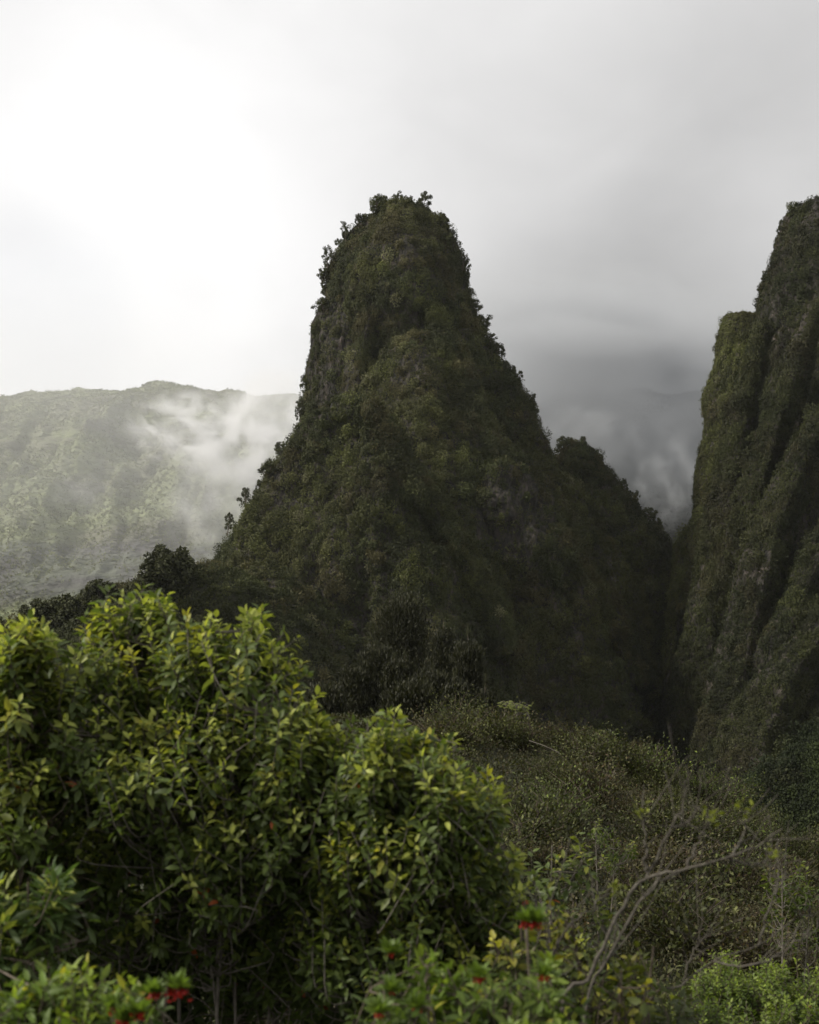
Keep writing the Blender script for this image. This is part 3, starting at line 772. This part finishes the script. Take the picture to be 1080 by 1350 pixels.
BLAB = {'brown': ('brownish fine-leaved bush on the scrubby knoll', 'brownish bushes on the knoll'), 'olive': ('dull olive bush on the scrubby knoll', 'olive bushes on the knoll'),
        'green': ('fresh green bush among the dull scrub of the knoll', 'fresh green bushes on the knoll')}
def bush(kind, x, y, s, label=None, group=None, lift=0.0):
    (tw, fo), nm = BUSH[kind]
    o = empty('bush', (x, y, float(ground_z(x, y)) - 0.05 + lift), label or BLAB[nm][0], 'bush', group if label else BLAB[nm][1])
    o.rotation_euler = (0, 0, rt.uniform(0, 6.28)); o.scale = (s * rt.uniform(.9, 1.2), s * rt.uniform(.9, 1.2), s * rt.uniform(.75, 1.15))
    for n_, me in (('twigs', tw), ('foliage', fo)):
        c = bpy.data.objects.new(n_, me); COL.objects.link(c); c.parent = o
n_b = 0
while n_b < 270:
    y = rt.uniform(17, 62) if n_b < 230 else rt.uniform(50, 57); u = rt.uniform(560, 1120)
    x = (u - 540) / F * y
    z = float(ground_z(x, y)); v = HOR - z / y * F
    if v > 1420: continue
    f_ = fbm(np.array([[x * 0.16, y * 0.12, 3.3]]), 2, 5)[0]
    top = 1.0 if y > 40 else 0.0
    k = rt.choice((0, 1, 0, 1, 2)) if f_ + 0.3 * top > 0.16 else rt.choice((2, 3, 2, 4, 3, 4))
    bush(k, x, y, rt.choice((0.55, 0.7, 0.85, 1.0, 1.2, 1.6))); n_b += 1
rng = np.random.default_rng(9)
n = 90000
y = 10 + 56 * rng.random(n) ** 0.85; x = rng.uniform(-1, 1, n); x = np.where(np.arange(n) < 30000, (rng.uniform(400, 1150, n) - 540) / F * np.maximum(y, 15), np.where(x > 0.4, x * 26, -1 + (x - 0.4) * 21))
p = np.stack((x, y, ground_z(x, y) + 0.1), -1)
mb = MB()
cols = np.array(BROWN + OLIVE)[rng.integers(0, 9, n)] * 0.6
scrub(mb, p, np.tile((0, 0, 1.0), (n, 1)), rng, 7, np.where(np.arange(n) < 30000, 0.28, 0.42), np.where(np.arange(n) < 30000, 0.095, 0.13), cols)
tag(mb.build('ground_scrub', M_FINE), 'low brown and olive ground cover between the knoll bushes', 'ground cover', kind='stuff')
# pale fallen branch on the knoll
mb = MB(); P0, P1 = at(698, 986, 49), at(738, 996, 47.5)
for q in (P0, P1): q[2] = float(ground_z(q[0], q[1])) + 1.0
tube(mb, curve_pts([P0, (P0 + P1) / 2 + (0, 0, 0.03), P1], 7), (0.02, 0.008), 6)
tag(mb.build('fallen_branch', M_TWIG, smooth=True), 'pale bare stick lying on top of the brown knoll bushes', 'branch')

# ------------------------------------------------------------------ foreground shrubs
OLD = np.array((0.048, 0.070, 0.018)); MID = np.array((0.125, 0.168, 0.038)); YOUNG = np.array((0.36, 0.39, 0.08)); YEL = np.array((0.36, 0.34, 0.05))
def leafy_shrub(label, lobes, stems, seed, shoots, leaf=0.095, width=0.42, young=0.35, yellow=0.06, lv=(13, 20), bark=M_BARK, name='broadleaf_shrub', old=OLD, mid=MID, yng=YOUNG, pend=0.3, cat='shrub', stem_r=0.022, dead=0.003, clump=8):
    """lobes: (px, py, Y, half width px, half height px, half depth m); stems: (px foot, Y foot, lobe index)"""
    rng = np.random.default_rng(seed)
    C = np.array([at(l[0], l[1], l[2]) for l in lobes]); R = np.array([(l[3] / F * l[2], l[5], l[4] / F * l[2]) for l in lobes])
    fx = (stems[0][0] - 540) / F * stems[0][1]; o0 = np.array((fx, stems[0][1], float(ground_z(fx, stems[0][1]))))
    root = empty(name, o0, label, cat)
    bb, cb = MB(), MB()
    nodes = []
    for (sx, sy, li) in stems:
        x = (sx - 540) / F * sy; b0 = np.array((x, sy, float(ground_z(x, sy)) - 0.05)); top = C[li] + R[li] * np.array((0, 0, 0.45)) + rng.normal(size=3) * R[li] * 0.2
        m = b0 * 0.45 + top * 0.55; m[:2] = m[:2] * 0.5 + b0[:2] * 0.5 + rng.normal(size=2) * 0.06
        c = curve_pts([b0, b0 * .75 + m * .25 + rng.normal(size=3) * .03, m, top], 18)
        tube(bb, c - o0, (stem_r * (0.7 + .6 * rng.random()), 0.006), 6); nodes.append(c[5:])
    nodes = np.concatenate(nodes)
    w_ = (R.prod(1)) ** (2 / 3); li = rng.choice(len(lobes), shoots, p=w_ / w_.sum())
    u = rand_unit(rng, shoots)
    if clump > 1:
        nc = max(3, shoots // clump); cl = rng.choice(len(lobes), nc, p=w_ / w_.sum()); cu = rand_unit(rng, nc); k_ = rng.integers(0, nc, shoots)
        li = cl[k_]; u = unit(cu[k_] + rng.normal(size=(shoots, 3)) * np.array((0.2, 0.2, 0.34)))
    u[:, 2] = np.where(rng.random(shoots) < 0.3, np.abs(u[:, 2]), u[:, 2])
    rad = 0.45 + 0.55 * rng.random(shoots) ** 0.55
    lump = 1 + 0.30 * fbm(u * 2.2 + li[:, None] * 5.0, 2, seed)
    tips = C[li] + R[li] * u * (rad * lump)[:, None]
    d = unit(u * 0.55 + np.array((0, 0, 0.85)) + rng.normal(size=(shoots, 3)) * 0.33)
    L = 0.16 + 0.26 * rng.random(shoots)
    base = tips - d * L[:, None]
    gz = ground_z(tips[:, 0], tips[:, 1]); keep = base[:, 2] > gz + 0.05
    for k in np.nonzero(keep)[0]:
        dist = np.linalg.norm(nodes - base[k], axis=1) + np.where(nodes[:, 2] > base[k][2], 0.6, 0)
        nd = nodes[np.argmin(dist)]
        b_ = base[k]; m1 = nd * .5 + b_ * .5 + np.array((0, 0, -0.06 * np.linalg.norm(nd - b_))) + rng.normal(size=3) * 0.02
        c = curve_pts([nd, m1, b_, tips[k]], 9)
        tube(bb, c - o0, (0.0065, 0.0022), 4)
        nlv = rng.integers(*lv)
        t = (np.arange(nlv) + 0.5) / nlv; t = 0.05 + 0.95 * t
        pos = b_ + (tips[k] - b_) * t[:, None]
        az = np.arange(nlv) * 2.4 + rng.random() * 6.28 + rng.normal(size=nlv) * 0.25
        ref = unit(np.cross(d[k], (0.3, 0.9, 0.1))[None])[0]; bi = np.cross(d[k], ref)
        perp = ref * np.cos(az)[:, None] + bi * np.sin(az)[:, None]
        ang = np.radians(105 - 70 * t ** 1.3 + rng.normal(size=nlv) * 12)
        ld = d[k] * np.cos(ang)[:, None] + perp * np.sin(ang)[:, None]
        hang = pend * (1.15 - t) * (0.6 + 0.8 * rng.random(nlv)); ld[:, 2] -= hang
        nn = unit(d[k] - ld * (d[k] * ld).sum(1)[:, None] + rng.normal(size=(nlv, 3)) * 0.25)
        ln = leaf * (0.62 + 0.5 * np.sin(np.pi * (0.2 + 0.7 * t))) * (0.7 + 0.55 * rng.random(nlv))
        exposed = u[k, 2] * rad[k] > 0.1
        yf = (young if exposed else young * 0.25) > rng.random()  # upward shoots get more young colour; besides new growth it paints in top light
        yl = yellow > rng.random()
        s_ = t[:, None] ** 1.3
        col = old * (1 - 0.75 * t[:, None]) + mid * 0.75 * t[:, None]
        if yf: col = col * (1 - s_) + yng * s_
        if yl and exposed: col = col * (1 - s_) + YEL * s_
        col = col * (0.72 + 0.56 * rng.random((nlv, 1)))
        dd = rng.random(nlv) < (0 if exposed else dead)
        col[dd] = (0.30, 0.075, 0.02)
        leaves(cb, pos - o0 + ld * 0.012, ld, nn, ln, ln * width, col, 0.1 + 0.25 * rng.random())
    bb.build('branches', bark, root, True); cb.build('foliage', M_LEAF, root)
    return root, o0

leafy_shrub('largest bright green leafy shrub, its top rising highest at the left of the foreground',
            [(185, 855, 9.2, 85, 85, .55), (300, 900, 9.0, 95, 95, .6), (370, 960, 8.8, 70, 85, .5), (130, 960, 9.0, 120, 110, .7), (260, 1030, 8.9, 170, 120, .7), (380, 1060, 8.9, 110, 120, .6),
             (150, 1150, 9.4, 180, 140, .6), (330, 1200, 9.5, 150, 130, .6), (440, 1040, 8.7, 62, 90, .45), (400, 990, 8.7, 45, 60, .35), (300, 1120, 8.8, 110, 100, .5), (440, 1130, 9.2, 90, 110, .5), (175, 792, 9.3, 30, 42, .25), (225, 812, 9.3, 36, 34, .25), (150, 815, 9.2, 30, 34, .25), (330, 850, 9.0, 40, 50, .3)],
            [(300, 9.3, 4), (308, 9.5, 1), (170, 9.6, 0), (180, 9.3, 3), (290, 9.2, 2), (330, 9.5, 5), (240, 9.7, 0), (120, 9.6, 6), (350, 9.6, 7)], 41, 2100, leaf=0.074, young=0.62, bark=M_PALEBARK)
leafy_shrub('yellow-green tipped leafy shrub at the far left edge, behind the sprig of pale leaves',
            [(35, 880, 8.6, 52, 66, .4), (10, 960, 8.6, 75, 95, .5), (50, 1060, 8.8, 80, 110, .6), (0, 1170, 8.8, 90, 130, .6)],
            [(10, 8.9, 0), (40, 9.0, 2), (-20, 9.0, 1), (20, 9.1, 3)], 42, 520, leaf=0.088, young=0.6, yellow=0.12)
leafy_shrub('lower dark-leaved shrub right of the largest one, in front of the ironwoods',
            [(500, 1010, 8.4, 55, 70, .4), (560, 1060, 8.4, 85, 100, .5), (620, 1090, 8.5, 50, 85, .4), (520, 1150, 8.5, 110, 110, .6), (630, 1170, 8.6, 75, 85, .5), (560, 1250, 8.8, 130, 100, .6), (470, 1240, 8.9, 110, 110, .6), (545, 965, 8.4, 25, 30, .2), (685, 1185, 8.5, 40, 60, .35)],
            [(540, 8.9, 1), (560, 8.8, 0), (500, 9.0, 3), (600, 9.0, 2), (620, 9.1, 4), (470, 9.2, 6)], 43, 1150, leaf=0.072, young=0.55, bark=M_PALEBARK)
leafy_shrub('dark shaded undergrowth shrub at the bottom behind the green shrubs',
            [(120, 1250, 10.3, 220, 150, .7), (380, 1280, 10.3, 220, 150, .7), (620, 1290, 10.2, 150, 100, .6), (250, 1100, 10.6, 250, 130, .5), (520, 1160, 10.4, 150, 120, .5)],
            [(150, 10.4, 0), (380, 10.4, 1), (620, 10.3, 2), (250, 10.7, 3), (500, 10.6, 4)], 44, 620, leaf=0.12, young=0.02, yellow=0.0, mid=OLD)
leafy_shrub('pale green narrow-leaved sprig at the left edge, low before the dark undergrowth',
            [(45, 1180, 7.0, 60, 38, .25), (15, 1235, 7.0, 60, 50, .3)], [(20, 7.2, 0), (-10, 7.2, 1)], 45, 46, leaf=0.11, width=0.26, young=0.2, pend=0.15, mid=np.array((0.085, 0.14, 0.04)), stem_r=0.012)

LIME = np.array((0.13, 0.19, 0.03))
def flower_cluster(root, o0, px, py, Y, r, seed):
    rng = np.random.default_rng(seed); mb = MB(); c = at(px, py, Y) - o0; r *= 0.72
    n = 46; u = rand_unit(rng, n); u[:, 2] = np.abs(u[:, 2]) * 0.8
    pos = c + u * r * 0.35 * np.array((1.1, 1.1, 1.2)) + rng.normal(size=(n, 3)) * r * 0.25
    leaves(mb, pos, u + rng.normal(size=(n, 3)) * .3, rand_unit(rng, n), r * 0.6, r * 0.36, np.array((0.36, 0.020, 0.012)) * (0.55 + 0.7 * rng.random((n, 1))), 0.3)
    mb.build('flower_cluster', M_PETAL, root)
    tuft = MB(); n = 26; a = np.arange(n) * 2.4; t = np.arange(n) / n; el = 0.25 + 1.1 * t
    d = np.stack((np.cos(a) * np.cos(el), np.sin(a) * np.cos(el), np.sin(el)), -1)
    leaves(tuft, np.tile(c + (0, 0, r * 0.6), (n, 1)), d, np.tile((0, 0, 1.0), (n, 1)) + rng.normal(size=(n, 3)) * .3, 0.075 * (.7 + .5 * rng.random(n)), 0.026, np.array((0.10, 0.15, 0.026)) * (.7 + .6 * rng.random((n, 1))))
    tuft.build('leaf_rosette', M_LEAF, root)
r1, q1 = leafy_shrub('lime green shrub with red flower clusters in the bottom left corner',
            [(90, 1320, 5.6, 95, 45, .3), (215, 1305, 5.5, 60, 34, .25), (160, 1360, 5.4, 110, 50, .3), (30, 1345, 5.6, 70, 50, .3)], [(100, 5.7, 0), (210, 5.7, 1), (160, 5.6, 2), (20, 5.8, 3)],
            46, 130, leaf=0.075, width=0.34, young=0.5, yng=np.array((0.20, 0.26, 0.04)), mid=LIME, old=np.array((0.05, 0.085, 0.02)), pend=0.05, lv=(9, 14), name='flowering_shrub', stem_r=0.012)
for k, a in enumerate(((232, 1312, 5.25, .05), (203, 1316, 5.25, .042), (150, 1334, 5.2, .03), (180, 1343, 5.1, .04), (162, 1352, 5.1, .035))): flower_cluster(r1, q1, *a, 900 + k)
r2, q2 = leafy_shrub('yellow green shrub dotted with single red flowers, bottom centre of the foreground',
            [(570, 1275, 5.9, 45, 30, .2), (515, 1300, 5.9, 50, 34, .25), (630, 1305, 5.8, 60, 36, .25), (700, 1235, 6.0, 26, 24, .15), (715, 1300, 5.8, 42, 34, .2), (560, 1340, 5.7, 110, 40, .3), (690, 1345, 5.7, 90, 36, .3)],
            [(570, 6.1, 0), (515, 6.1, 1), (630, 6.0, 2), (700, 6.1, 3), (715, 6.0, 4), (560, 6.0, 5)],
            47, 150, leaf=0.07, width=0.34, young=0.45, yng=np.array((0.19, 0.25, 0.04)), mid=LIME, old=np.array((0.05, 0.08, 0.02)), pend=0.05, lv=(8, 13), name='flowering_shrub', stem_r=0.010)
for k, a in enumerate(((695, 1222, 5.75, .04), (708, 1221, 5.75, .03), (632, 1294, 5.6, .034), (718, 1291, 5.6, .03), (515, 1260, 5.65, .02), (516, 1311, 5.65, .022), (550, 1333, 5.5, .024), (500, 1340, 5.5, .03))): flower_cluster(r2, q2, *a, 920 + k)

YL = np.array((0.22, 0.20, 0.025))
leafy_shrub('straggly shrub with yellowing leaves below the bare branches',
            [(760, 1235, 7.4, 60, 40, .3), (850, 1270, 7.4, 60, 40, .3), (800, 1320, 7.2, 90, 45, .3), (690, 1250, 7.4, 50, 40, .25)], [(770, 7.6, 0), (850, 7.6, 1), (800, 7.5, 2), (700, 7.6, 3)],
            48, 70, leaf=0.06, width=0.55, young=0.5, yng=YL, yellow=0.3, mid=np.array((0.11, 0.12, 0.02)), lv=(5, 9), stem_r=0.010, bark=M_DRYBARK)
leafy_shrub('dense bright green fluffy shrub in the bottom right corner',
            [(960, 1300, 14, 58, 42, .45), (1040, 1312, 13.6, 70, 48, .5), (920, 1345, 13.2, 60, 45, .4), (1085, 1320, 14, 50, 50, .4), (1000, 1365, 13, 120, 50, .5)],
            [(960, 14.2, 0), (1040, 13.8, 1), (920, 13.4, 2), (1085, 14.2, 3), (1000, 13.2, 4)], 49, 620, leaf=0.05, width=0.42, young=0.6, yng=np.array((0.22, 0.28, 0.045)), mid=np.array((0.14, 0.2, 0.034)), yellow=0, lv=(16, 24), pend=0.1)
leafy_shrub('low tangled dark shrub at the bottom between red flowers and bare branches',
            [(700, 1330, 8.6, 110, 60, .4), (850, 1345, 9.0, 110, 60, .5), (800, 1270, 10.5, 70, 50, .4)], [(700, 8.8, 0), (850, 9.2, 1), (800, 10.7, 2)], 50, 190, leaf=0.07, width=0.5, young=0.15, mid=np.array((0.07, 0.08, 0.02)))
for k, (px, py, Y, lab) in enumerate(((1040, 1165, 21, 'thin shrub with pale twigs at the right edge of the knoll'), (735, 1150, 13, 'young light-leaved shrub on the knoll beside the lower dark shrub'), (790, 1090, 30, 'fresh green low shrub in the middle of the knoll'))):
    s = Y / 21
    leafy_shrub(lab, [(px, py, Y, 45 / s, 34 / s, .4), (px + 20, py + 40 / s, Y, 50 / s, 40 / s, .4)], [(px, Y + .1, 0), (px + 10, Y + .1, 1)], 60 + k, 46, leaf=0.10, young=0.5, yng=np.array((0.2, 0.22, 0.05)), bark=M_PALEBARK, lv=(6, 11))

# bare branched shrub in front of the knoll
def bare_shrub(label, paths, Y, seed, twig=26, tufts=(), r0=0.016):
    rng = np.random.default_rng(seed)
    f0 = at(*paths[0][0][0][:2], Y); gz = float(ground_z(f0[0], Y)); o0 = np.array((f0[0], Y, gz))
    root = empty('bare_shrub', o0, label, 'shrub'); bb = MB(); ends = []
    for path, ra, rb in paths:
        c = [at(x, y, Y + dy) for x, y, dy in ((q + (0,))[:3] for q in path)]
        if path[0][1] >= 1345: c = [np.array((c[0][0] - 0.1, Y, gz))] + c
        c = curve_pts(c, 22); c = c + rng.normal(size=c.shape) * 0.006
        tube(bb, c - o0, (ra, rb), 6); ends.append((c, rb))
    for k in range(twig):
        c, rb = ends[rng.integers(1, len(ends))]; i_ = rng.integers(len(c) // 3, len(c) - 2)
        d = unit((c[i_ + 1] - c[i_])[None])[0]; e = c[i_] + (d * .5 + rng.normal(size=3) * .45 + np.array((0, 0, .45))) * (0.12 + .22 * rng.random())
        m_ = (c[i_] + e) / 2 + rng.normal(size=3) * .015
        tube(bb, curve_pts([c[i_], m_, e], 7) - o0, (min(rb, .0045), .0015), 4)
    bb.build('branches', M_TWIG, root, True)
    for (px, py, yy, n, col) in tufts:
        mb = MB(); p0 = at(px, py, yy) - o0
        u = rand_unit(rng, n) + np.array((0, 0, .5))
        leaves(mb, p0 + rng.normal(size=(n, 3)) * 0.02, u, rand_unit(rng, n) + np.array((0, 0, 1.0)), 0.034, 0.015, np.array(col) * (.7 + .6 * rng.random((n, 1))))
        mb.build('leaf_cluster', M_LEAF, root)
    return root
paths = [([(740, 1350), (775, 1290), (803, 1235), (830, 1180), (852, 1158)], .011, .0075),
         ([(852, 1158), (900, 1145, -.1), (960, 1130, -.2), (1000, 1112, -.2), (1032, 1090, -.3)], .0075, .0022),
         ([(852, 1158), (870, 1120), (890, 1082), (905, 1055), (900, 1022)], .007, .002),
         ([(852, 1150), (850, 1105), (846, 1072)], .007, .003),
         ([(905, 1143, -.1), (922, 1108), (940, 1075)], .006, .002), ([(965, 1129, -.2), (980, 1100), (984, 1066)], .006, .002),
         ([(885, 1092), (905, 1085), (922, 1062)], .005, .002),
         ([(770, 1350, .2), (800, 1270, .2), (835, 1200, .2), (862, 1170, .2), (890, 1150, .3)], .008, .004),
         ([(722, 1350, .1), (728, 1270, .1), (722, 1220), (716, 1200)], .008, .003), ([(728, 1262, .1), (742, 1230), (770, 1205), (810, 1170)], .007, .002),
         ([(960, 1130, -.2), (995, 1140, -.1), (1020, 1125, 0)], .006, .002)]
YG = (0.15, 0.17, 0.02)
bare_shrub('leafless branching shrub leaning right across the knoll in the foreground', paths, 6.6, 5, 60,
           ((846, 1072, 6.6, 16, YG), (938, 1078, 6.5, 18, YG), (984, 1068, 6.4, 14, YG), (1020, 1126, 6.5, 14, YG), (810, 1171, 6.6, 14, YG)))
bare_shrub('second leafless shrub with arching low branches, right of the leaning one',
           [([(850, 1350), (900, 1300), (940, 1268), (1000, 1246), (1046, 1212)], .0075, .0022), ([(940, 1268), (990, 1272, -.2), (1040, 1250, -.2), (1070, 1225, -.2)], .007, .003),
            ([(900, 1300), (912, 1260), (930, 1235)], .006, .002), ([(1000, 1246), (1020, 1180), (1040, 1150)], .006, .002)], 7.6, 6, 34)

# ------------------------------------------------------------------ mist and haze
def mist(name, c, r, dens, label, seed=0, scale=2.2, lo=0.45, hi=0.75, stretch=(1, 1, 1), rot=(0, 0, 0), edge=0.55, albedo=(0.97, 0.97, 0.97), aniso=0.2, detail=5, zgrad=None):
    import bmesh
    bm = bmesh.new(); bmesh.ops.create_icosphere(bm, subdivisions=3, radius=1.0)
    me = bpy.data.meshes.new(name); bm.to_mesh(me); bm.free()
    o = bpy.data.objects.new(name, me); COL.objects.link(o); o.location = c; o.scale = r; o.rotation_euler = rot
    m, nt, out = new_mat(name)
    tcn = nt.nodes.new('ShaderNodeTexCoord')
    mp = nt.nodes.new('ShaderNodeMapping'); nt.links.new(tcn.outputs['Object'], mp.inputs['Vector']); mp.inputs['Scale'].default_value = stretch
    mp.inputs['Location'].default_value = (seed * 3.1, seed * 1.7, seed * 2.3)
    no = nt.nodes.new('ShaderNodeTexNoise'); no.inputs['Scale'].default_value = scale; no.inputs['Detail'].default_value = detail; no.inputs['Distortion'].default_value = 0.6
    no.inputs['Roughness'].default_value = 0.55
    nt.links.new(mp.outputs[0], no.inputs['Vector'])
    mr = nt.nodes.new('ShaderNodeMapRange'); mr.interpolation_type = 'SMOOTHSTEP'; nt.links.new(no.outputs['Fac'], mr.inputs['Value'])
    mr.inputs['From Min'].default_value = lo; mr.inputs['From Max'].default_value = hi
    ln = nt.nodes.new('ShaderNodeVectorMath'); ln.operation = 'LENGTH'; nt.links.new(tcn.outputs['Object'], ln.inputs[0])
    ed = nt.nodes.new('ShaderNodeMapRange'); ed.interpolation_type = 'SMOOTHSTEP'; nt.links.new(ln.outputs['Value'], ed.inputs['Value'])
    ed.inputs['From Min'].default_value = 1.0; ed.inputs['From Max'].default_value = 1 - edge
    mu = nt.nodes.new('ShaderNodeMath'); mu.operation = 'MULTIPLY'; nt.links.new(mr.outputs[0], mu.inputs[0]); nt.links.new(ed.outputs[0], mu.inputs[1])
    src = mu.outputs[0]
    if zgrad:
        sp = nt.nodes.new('ShaderNodeSeparateXYZ'); nt.links.new(tcn.outputs['Object'], sp.inputs[0])
        zr = nt.nodes.new('ShaderNodeMapRange'); nt.links.new(sp.outputs['Z'], zr.inputs['Value']); zr.interpolation_type = 'SMOOTHSTEP'
        zr.inputs['From Min'].default_value = zgrad[0]; zr.inputs['From Max'].default_value = zgrad[1]; zr.inputs['To Min'].default_value = zgrad[2]
        m4 = nt.nodes.new('ShaderNodeMath'); m4.operation = 'MULTIPLY'; nt.links.new(src, m4.inputs[0]); nt.links.new(zr.outputs[0], m4.inputs[1]); src = m4.outputs[0]
    m2 = nt.nodes.new('ShaderNodeMath'); m2.operation = 'MULTIPLY'; nt.links.new(src, m2.inputs[0]); m2.inputs[1].default_value = dens
    pv = nt.nodes.new('ShaderNodeVolumePrincipled'); pv.inputs['Color'].default_value = (*albedo, 1); pv.inputs['Anisotropy'].default_value = aniso
    nt.links.new(m2.outputs[0], pv.inputs['Density']); nt.links.new(pv.outputs[0], out.inputs['Volume'])
    me.materials.append(m)
    return tag(o, label, 'mist', kind='stuff')
# wisps before the left mountain
mist('mist', at(345, 590, 960), (66, 60, 56), 0.085, 'white wisps of mist rising before the left mountain', 1, 2.0, 0.46, 0.66, (1, 1, 1.1), (0, math.radians(-35), 0))
mist('mist', at(245, 565, 960), (46, 40, 30), 0.07, 'thin torn wisp of mist left of the main wisps', 2, 2.3, 0.48, 0.66)
mist('mist', at(270, 675, 940), (36, 36, 46), 0.022, 'pale mist trailing down to the tall dark ridge tree', 3, 1.6, 0.42, 0.7)
mist('mist', at(110, 655, 960), (26, 30, 18), 0.012, 'faint small patch of mist low on the left mountain', 4, 1.6, 0.42, 0.7)
mist('mist', at(100, 590, 880), (330, 55, 130), 0.0115, 'thin white veil of mist over the whole left mountain', 5, 1.2, 0.2, 0.9, edge=0.6, detail=3)
# cloud on the dark mountain
mist('mist', at(810, 525, 690), (170, 64, 82), 0.12, 'grey cloud hiding the mountain between pinnacle and cliff', 6, 2.6, 0.36, 0.62, edge=0.97, zgrad=(-0.9, -0.2, 0.05), albedo=(0.68, 0.695, 0.715))

mist('mist', at(775, 585, 640), (30, 22, 22), 0.03, 'torn wisp of grey mist over the dark slope, next to the spur', 7, 2.2, 0.44, 0.68, albedo=(0.75, 0.765, 0.785))
mist('mist', at(880, 625, 620), (20, 22, 28), 0.03, 'thin grey wisp of mist hanging against the bluff', 8, 2.2, 0.44, 0.68, albedo=(0.75, 0.765, 0.785))
me = bpy.data.meshes.new('haze')
x0, x1, y0, y1, z0, z1 = -2700, 2700, -500, 2900, -60, 430
me.from_pydata([(x, y, z) for x in (x0, x1) for y in (y0, y1) for z in (z0, z1)], [],
               [(0, 1, 3, 2), (4, 6, 7, 5), (0, 4, 5, 1), (2, 3, 7, 6), (0, 2, 6, 4), (1, 5, 7, 3)])
hz = bpy.data.objects.new('haze', me); COL.objects.link(hz)
m, nt, out = new_mat('haze')
pv = nt.nodes.new('ShaderNodeVolumePrincipled'); pv.inputs['Color'].default_value = (0.96, 0.97, 1, 1); pv.inputs['Density'].default_value = 0.000028; pv.inputs['Anisotropy'].default_value = 0.3
nt.links.new(pv.outputs[0], out.inputs['Volume']); me.materials.append(m)
tag(hz, 'thin pale haze filling the valley', 'haze', kind='stuff')
